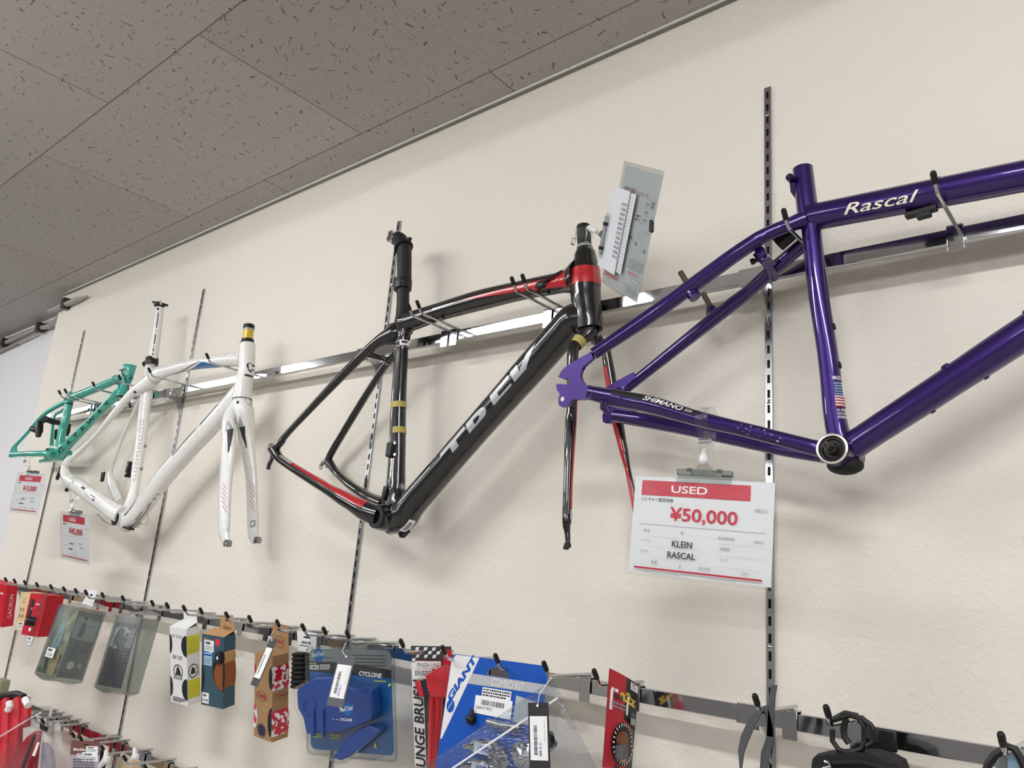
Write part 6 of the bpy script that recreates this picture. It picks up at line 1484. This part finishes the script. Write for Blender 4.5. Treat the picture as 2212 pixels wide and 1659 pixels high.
p.poly([(0.07, 0.0), (0.11, 0.0), (0.118, 0.06), (0.09, 0.07)], 'beige_box'); p.poly([(0.04, 0.012), (0.052, 0.012), (0.060, 0.055), (0.048, 0.060)], 'slot_dark'); p.ring(0.020, 0.034, 0.018, 0.020, 'ink', 1.2); p.rect(0.0, 0.0, 0.05, 0.012, 'grass')
mb.build('photo_card', t)
mb = MB(); fm = lambda u, v, l=0: P.P(W / 2 - 0.003 + l, u - D / 2 + 0.003, v - H / 2 + 0.006)
sheet(mb, fm, D - 0.006, H - 0.014, 'poncho_grey', 0.001); p = Print(mb, fm); d_, h_ = D - 0.006, H - 0.014
p.rect(0.004, h_ - 0.075, 0.040, h_ - 0.014, 'pale_panel'); p.rect(0.040, h_ - 0.078, d_ - 0.004, h_ - 0.020, 'pale_panel'); p.poly([(0.018, h_ - 0.07), (0.034, h_ - 0.072), (0.034, h_ - 0.034), (0.028, h_ - 0.026), (0.022, h_ - 0.036)], 'photo_teal'); p.disc(0.028, h_ - 0.022, 0.005, 'skin', 0.006); p.disc(0.028, h_ - 0.018, 0.0055, 'ink', 0.004)
p.poly([(0.012, 0.055), (0.040, 0.052), (0.036, 0.095), (0.030, 0.105), (0.022, 0.105), (0.017, 0.09)], 'photo_teal'); p.rect(0.020, 0.104, 0.034, 0.108, 'pale_panel'); p.disc(0.028, 0.035, 0.010, 'card_white', 0.011); p.rect(0.048, 0.026, 0.058, 0.042, 'pale_panel'); p.rect(0.048, 0.026, 0.054, 0.031, 'ink')
p.scrib(0.044, h_ - 0.036, 0.064, h_ - 0.042, 'ink_grey'); p.scrib(0.044, h_ - 0.07, 0.066, h_ - 0.058, 'ink_faint', 2); p.scrib(0.045, 0.07, 0.066, 0.10, 'tag_grey', 5); p.scrib(0.006, 0.006, 0.06, 0.016, 'tag_grey', 2)
mb.build('print_panel', t, smooth=0)
mb = MB(); f = quad_map(P.P(0.012, -0.005, H / 2 + 0.056), P.P(0.052, 0.0, H / 2 + 0.056), P.P(0.058, 0.0, H / 2 + 0.010), P.P(-0.006, -0.005, H / 2 + 0.010), 0.05, 0.045); sheet(mb, f, 0.05, 0.045, 'white_plastic', 0.001); p = Print(mb, f); p.disc(0.026, 0.030, 0.008, 'slot_dark', 0.003); mb.build('hanger', t, smooth=0)
sticker(t, lambda u, v, l=0: P.P(u - W / 2, -D / 2 - 0.0125 - l, v - H / 2), 0.058, 0.052, 0.052, 0.026, 18)
P = Pose((-8.0, -3.0, 2.1), (-1.668, -0.166, -0.2474), (0.1382, 0.182, 0.050)); W, H, D = P.w, P.h, P.d
t = thing('poncho_pack', 'frosted poncho pouch with dark navy print beside the garden photo pouch', 'pouch', P.P(0, 0, -H / 2))
mb = MB(); pouch(P, mb, 'frost'); mb.build('clear_pouch', t)
mb = MB(); fm = lambda u, v, l=0: P.P(u - W / 2 + 0.006, -D / 2 + 0.003 - l - 0.009 * math.sin(PI * u / W) * math.sin(PI * v / H), v - H / 2 + 0.006)
w_, h_ = W - 0.012, H - 0.024
mb.add([fm(w_ * i / n, h_ * j / n) for i in range(n + 1) for j in range(n + 1)], [(i * (n + 1) + j, (i + 1) * (n + 1) + j, (i + 1) * (n + 1) + j + 1, i * (n + 1) + j + 1) for i in range(n) for j in range(n)], 'poncho_navy')
p = Print(mb, lambda u, v, l=0: fm(u, v, l * 1.5 + 0.0012))
p.rect(0.012, h_ - 0.062, 0.085, h_ - 0.012, 'pale_panel'); p.rect(0.085, h_ - 0.062, w_ - 0.004, h_ - 0.014, 'poncho_grey'); p.poly([(0.062, h_ - 0.062), (0.094, h_ - 0.062), (0.100, h_ - 0.032), (0.092, h_ - 0.024), (0.084, h_ - 0.030)], 'ink'); p.disc(0.094, h_ - 0.019, 0.006, 'skin', 0.006); p.disc(0.094, h_ - 0.014, 0.006, 'ink', 0.004)
p.poly([(0.030, 0.034), (0.066, 0.034), (0.074, 0.085), (0.050, 0.095), (0.034, 0.08)], 'ink'); p.rect(0.042, 0.092, 0.066, 0.098, 'pale_panel'); p.rect(0.078, 0.058, w_ - 0.01, 0.095, 'charcoal'); p.ring(0.042, 0.022, 0.009, 0.012, 'ink'); p.rect(0.066, 0.012, 0.078, 0.028, 'ink')
p.scrib(0.03, h_ - 0.032, 0.05, h_ - 0.026, 'ink_grey'); p.scrib(0.03, h_ - 0.058, 0.058, h_ - 0.052, 'ink_faint', 2)
mb.build('print_panel', t)
mb = MB(); mb.tube([P.P(-0.05, 0, H / 2 + 0.004), P.P(-0.02, -0.004, H / 2 + 0.024), P.P(0.02, -0.004, H / 2 + 0.026), P.P(0.05, 0, H / 2 + 0.004)], 0.002, 'film_thick', 8); mb.build('carry_loop', t)

# ================================================================ STRAPS AND POUCHES AT THE RIGHT END
def ribbon(mb, path, wv, m):
    """flat strap: path points with half-width vectors"""
    vs = []
    for q, w_ in zip(path, wv): vs += [q - w_, q + w_]
    th = Vector((0, 0.0025, 0)); n = len(vs)
    mb.add(vs + [q + th for q in vs], [(2 * i, 2 * i + 1, 2 * i + 3, 2 * i + 2) for i in range(len(path) - 1)] + [(n + 2 * i, n + 2 * i + 2, n + 2 * i + 3, n + 2 * i + 1) for i in range(len(path) - 1)] + [(2 * i, 2 * i + 2, n + 2 * i + 2, n + 2 * i) for i in range(len(path) - 1)] + [(2 * i + 1, n + 2 * i + 1, n + 2 * i + 3, 2 * i + 3) for i in range(len(path) - 1)], m)
t = thing('strap', 'dark grey fabric strap looped over the hook by the slotted upright', 'strap', at(1640, 1560, -0.16))
mb = MB(); Y0 = -0.166
L_ = [((1634, 1535), (1648, 1534)), ((1612, 1563), (1630, 1568)), ((1600, 1590), (1617, 1598)), ((1594, 1620), (1606, 1628)), ((1597, 1655), (1602, 1658)), ((1600, 1720), (1606, 1722))]
ribbon(mb, [(at(*a, Y0) + at(*b_, Y0)) / 2 for a, b_ in L_], [(at(*b_, Y0) - at(*a, Y0)) / 2 for a, b_ in L_], 'strap_grey'); mb.build('strap_end', t)
mb = MB(); L_ = [((1646, 1527), (1656, 1523)), ((1652, 1545), (1662, 1540)), ((1656, 1570), (1668, 1566)), ((1655, 1592), (1671, 1590)), ((1644, 1625), (1664, 1624)), ((1641, 1660), (1656, 1660)), ((1640, 1740), (1655, 1740))]
Y1 = -0.15; ribbon(mb, [(at(*a, Y1) + at(*b_, Y1)) / 2 for a, b_ in L_], [(at(*b_, Y1) - at(*a, Y1)) / 2 for a, b_ in L_], 'strap_grey')
L_ = [((1666, 1480), (1678, 1480)), ((1662, 1500), (1674, 1502)), ((1659, 1530), (1672, 1532)), ((1658, 1560), (1671, 1562)), ((1656, 1590), (1670, 1592))]
ribbon(mb, [(at(*a, Y1) + at(*b_, Y1)) / 2 for a, b_ in L_], [(at(*b_, Y1) - at(*a, Y1)) / 2 for a, b_ in L_], 'strap_grey')
mb.build('strap_end', t)
t = thing('saddle_bag', 'black zipped pouch hanging by a looped cord from the lower bar', 'bag', at(1840, 1750, -0.15))
yb = -0.165
outl = [(1753, 1652), (1755, 1640), (1764, 1632), (1800, 1629), (1836, 1627), (1870, 1629), (1905, 1640), (1926, 1652), (1932, 1668), (1936, 1800), (1750, 1800)]
mb = MB(); fr_ = [at(x, y, yb) for x, y in outl]; c = sum(fr_, Vector()) / len(fr_); n = len(fr_)
md = [q + Vector((0, 0.012, 0)) + (q - c) * 0.06 for q in fr_]; bk_ = [q + Vector((0, 0.055, 0)) + (q - c) * 0.04 for q in fr_]
mb.add(fr_ + md + bk_, [list(range(n))] + [(i, (i + 1) % n, (i + 1) % n + n, i + n) for i in range(n)] + [(n + i, n + (i + 1) % n, (i + 1) % n + 2 * n, i + 2 * n) for i in range(n)] + [list(range(3 * n - 1, 2 * n - 1, -1))], 'bag_black'); mb.build('pouch', t, smooth=0)
mb = MB(); mb.tube([at(1757, 1664, yb - 0.002), at(1800, 1648, yb - 0.004), at(1860, 1646, yb - 0.004), at(1926, 1662, yb - 0.002)], 0.0026, 'rubber', 8); mb.build('zip', t)
mb = MB(); mb.tube([at(1782, 1645, yb - 0.006), at(1790, 1648, yb - 0.008), at(1796, 1656, yb - 0.008), at(1778, 1660, yb - 0.008)], 0.002, 'steel', 8); mb.build('zip_pull', t)
mb = MB(); yc = -0.155
def cord(pts, r_=0.0032, y=yc): mb.tube([at(x, yy, y) for x, yy in pts], r_, 'cap_black', 8)
cord([(1788, 1563), (1800, 1555), (1835, 1545), (1862, 1552), (1880, 1565), (1892, 1582), (1890, 1600), (1872, 1612)]); cord([(1796, 1556), (1826, 1540), (1850, 1545), (1867, 1570), (1870, 1600), (1862, 1618), (1835, 1627), (1812, 1620), (1798, 1600), (1798, 1575)])
cord([(1828, 1552), (1822, 1575), (1824, 1592), (1834, 1606)], 0.004); mb.build('cord_loop', t)
mb = MB(); mb.box(at(1899, 1596, -0.082), (0.042, 0.006, 0.026), 'cap_black'); mb.build('buckle', t, bevel=0.003)
mb = MB(); mb.tube([at(1879, 1574, yc - 0.004), at(1878, 1594, yc - 0.004)], 0.0055, 'rubber', 10); mb.build('cord_lock', t)
t = thing('phone_pouch', 'grey pouch with a black strap cut off at the right edge of the picture', 'bag', at(2200, 1700, -0.15))
mb = MB(); mb.prism([at(x, y, -0.135) for x, y in ((2156, 1628), (2185, 1618), (2240, 1640), (2260, 1760), (2130, 1760))], (0, 0.03, 0), 'poncho_grey'); mb.build('pouch', t, bevel=0.002)
mb = MB(); mb.prism([at(x, y, -0.137) for x, y in ((2177, 1626), (2240, 1640), (2250, 1740), (2180, 1740))], (0, -0.003, 0), 'photo_blue'); mb.build('window_panel', t, smooth=0)
mb = MB(); cord([(2128, 1680), (2135, 1650), (2150, 1630), (2165, 1622), (2176, 1612), (2192, 1618), (2205, 1640), (2216, 1665)], 0.0042, -0.15); mb.build('strap', t)

# ================================================================ GOODS ON THE LOWEST BAR
YL = -0.16
def glove(label, pts, rads, white):
    t = thing('glove', label, 'glove', at(*pts[-1], YL), None)
    mb = MB(); mb.tube([at(x, y, YL - 0.02) for x, y in pts], rads, 'red_box', 14, flat=((0, 1, 0), 0.7)); mb.build('body', t)
    if white:
        g = MB(); g.tube([at(x, y, YL - 0.055) for x, y in white], 0.010, 'label_white', 8); g.build('emblem', t)
glove('red glove at the left edge under the black bundle', [(-8, 1512), (-4, 1560), (-2, 1680)], [0.02, 0.03, 0.035], None)
glove('red glove with a pale loop below the black bundle', [(12, 1513), (13, 1545), (12, 1600), (6, 1690)], [0.018, 0.022, 0.026, 0.03], ((20, 1517), (21, 1526), (17, 1534)))
glove('plain red glove in the middle of the red gloves', [(36, 1511), (37, 1540), (34, 1600), (28, 1690)], [0.018, 0.022, 0.024, 0.026], None)
glove('red glove with a white emblem at the end of the red gloves', [(57, 1510), (58, 1528), (54, 1570)], [0.014, 0.017, 0.019], ((54, 1511), (58, 1516), (61, 1524)))
t = thing('cable_bundle', 'black bundle lying over the red gloves at the left edge', 'bundle', at(20, 1510, YL))
mb = MB(); mb.tube([at(-20, 1512, YL), at(10, 1507, YL), at(35, 1503, YL), at(52, 1505, YL)], [0.018, 0.018, 0.016, 0.009], 'cap_black', 12); mb.build('bundle', t)
t = thing('pack', 'olive packet standing at the left edge above the black bundle', 'packet', at(5, 1490, YL))
mb = MB(); mb.box(at(2, 1490, -0.10), (0.06, 0.03, 0.07), 'olive'); mb.build('packet', t, bevel=0.004)
def flat_bag(label, px4, ys, contents):
    cn = [at(x, y, yy) for (x, y), yy in zip(px4, ys)]
    mp = quad_map(*cn, 1.0, 1.0); t = thing('clear_bag', label, 'bag', mp(0.5, 0.5))
    mb = MB(); n = 10; w = n + 1
    vs = [mp(i / n, j / n, 0.010 * math.sin(PI * i / n) * math.sin(PI * j / n) + 0.003 * math.sin(7 * i / n + 4 * j / n)) for i in range(w) for j in range(w)]
    mb.add(vs, [(i * w + j, (i + 1) * w + j, (i + 1) * w + j + 1, i * w + j + 1) for i in range(n) for j in range(n)], 'bag_film'); mb.build('clear_film', t)
    for nm, pts, m in contents:
        mb = MB(); mb.prism([mp(u, v, -0.004) for u, v in pts], mp(0, 0, -0.02) - mp(0, 0, 0), m); mb.build(nm, t, smooth=0)
    return t, mp
t, mp = flat_bag('large clear zip bag of dark red goods with a white slanting seal', ((48, 1545), (88, 1552), (75, 1700), (-30, 1700)), (-0.20, -0.19, -0.20, -0.21), (('red_contents', [(0.05, 0.02), (0.85, 0.02), (0.8, 0.5), (0.75, 0.80), (0.5, 0.70)], 'pad_red'),))
mb = MB(); mb.tube([at(-20, 1604, -0.205), at(40, 1567, -0.20), at(88, 1539, -0.19)], 0.0022, 'white_plastic', 8); mb.build('zip_seal', t)
mb = MB(); mb.prism([at(x, y, -0.215) for x, y in ((72, 1587), (77, 1586), (50, 1664), (43, 1664))], (0, 0.002, 0), 'tag_black'); mb.build('side_label', t, smooth=0)
mb = MB(); mb.prism([at(x, y, -0.215) for x, y in ((80, 1604), (85, 1603), (74, 1634), (69, 1632))], (0, 0.002, 0), 'label_white'); mb.build('price_sticker', t, smooth=0)
t, mp = flat_bag('crumpled clear bag of grey goods left of the brown header card', ((86, 1572), (107, 1570), (128, 1700), (78, 1700)), (-0.19, -0.18, -0.19, -0.20), (('grey_contents', [(0.05, 0.02), (0.6, 0.02), (0.55, 0.6), (0.15, 0.75)], 'lilac'),))
mb = MB(); mb.prism([at(x, y, -0.195) for x, y in ((86, 1562), (104, 1572), (100, 1581), (85, 1574))], (0, 0.002, 0), 'cap_black'); mb.build('header', t, smooth=0)
t, mp = flat_bag('shiny creased clear bag hanging nearest the brown header card', ((107, 1558), (126, 1556), (146, 1650), (118, 1700)), (-0.17, -0.165, -0.18, -0.19), ())
t = thing('plastic_clip', 'small clear plastic clip on the lowest bar above the red goods', 'clip', at(100, 1538, -0.10))
mb = MB(); mb.box(at(101, 1538, -0.10), (0.07, 0.03, 0.024), 'film_thick'); mb.box(at(110, 1538, -0.115), (0.006, 0.006, 0.024), 'white_plastic'); mb.build('clip', t, smooth=0)
W, H = 0.10, 0.16
f0 = [at(154, 1599, -0.17), at(216, 1601, -0.165), at(212, 1720, -0.17), at(146, 1720, -0.175)]; mp = quad_map(*f0, W, H)
t = thing('header_card', 'brown and lilac header card with white price stickers at the bottom edge', 'card', mp(W / 2, 0))
mb = MB(); sheet(mb, mp, W, H, 'lilac', 0.001); p = Print(mb, mp); p.rect(0, H - 0.042, W, H, 'maroon'); p.text('Blackburn', 0.010, H - 0.030, 0.008, 'label_white', w=0.058, bold=0.02)
p.poly([(0.04, H - 0.014), (0.066, H - 0.014), (0.062, H - 0.010), (0.05, H - 0.010)], 'slot_dark'); p.scrib(0.012, H - 0.082, 0.085, H - 0.052, 'tag_grey', 4)
mb.build('backing_card', t, smooth=0)
sticker(t, mp, 0.055, H - 0.034, 0.040, 0.018, 21); sticker(t, mp, 0.042, H - 0.060, 0.052, 0.026, 22); sticker(t, mp, 0.024, H - 0.050, 0.03, 0.012, 23, 1)
mb = MB(); mb.box(at(216, 1643, -0.15), (0.02, 0.03, 0.05), 'cap_black'); mb.build('black_contents', t, bevel=0.006)
for (a_, b_, c_, lab, y) in (((229, 1619), (228, 1640), (216, 1656), 'nearer white plastic ring on the lowest bar hook', -0.165), ((290, 1616), (291, 1634), (280, 1648), 'farther white plastic ring on the lowest bar hook', -0.10)):
    t = thing('plastic_ring', lab, 'ring', at(*b_, y)); mb = MB()
    mb.tube([at(*a_, y), at((a_[0] + b_[0]) / 2 + 1, (a_[1] + b_[1]) / 2, y), at(*b_, y), at((b_[0] + c_[0]) / 2, (b_[1] + c_[1]) / 2 + 1, y), at(*c_, y)], [0.004, 0.006, 0.008, 0.007, 0.005], 'white_plastic', 10); mb.build('hoop', t)
    g = MB(); g.box(at(b_[0] + 4, b_[1] + 1, y), (0.010, 0.010, 0.014), 'white_plastic'); g.build('catch', t, bevel=0.002)
t, mp = flat_bag('pale translucent packet under the farther white ring', ((250, 1630), (290, 1638), (276, 1720), (232, 1720)), (-0.12, -0.12, -0.12, -0.12), (('pale_contents', [(0.1, 0.02), (0.9, 0.02), (0.9, 0.9), (0.2, 0.9)], 'beige_box'),))
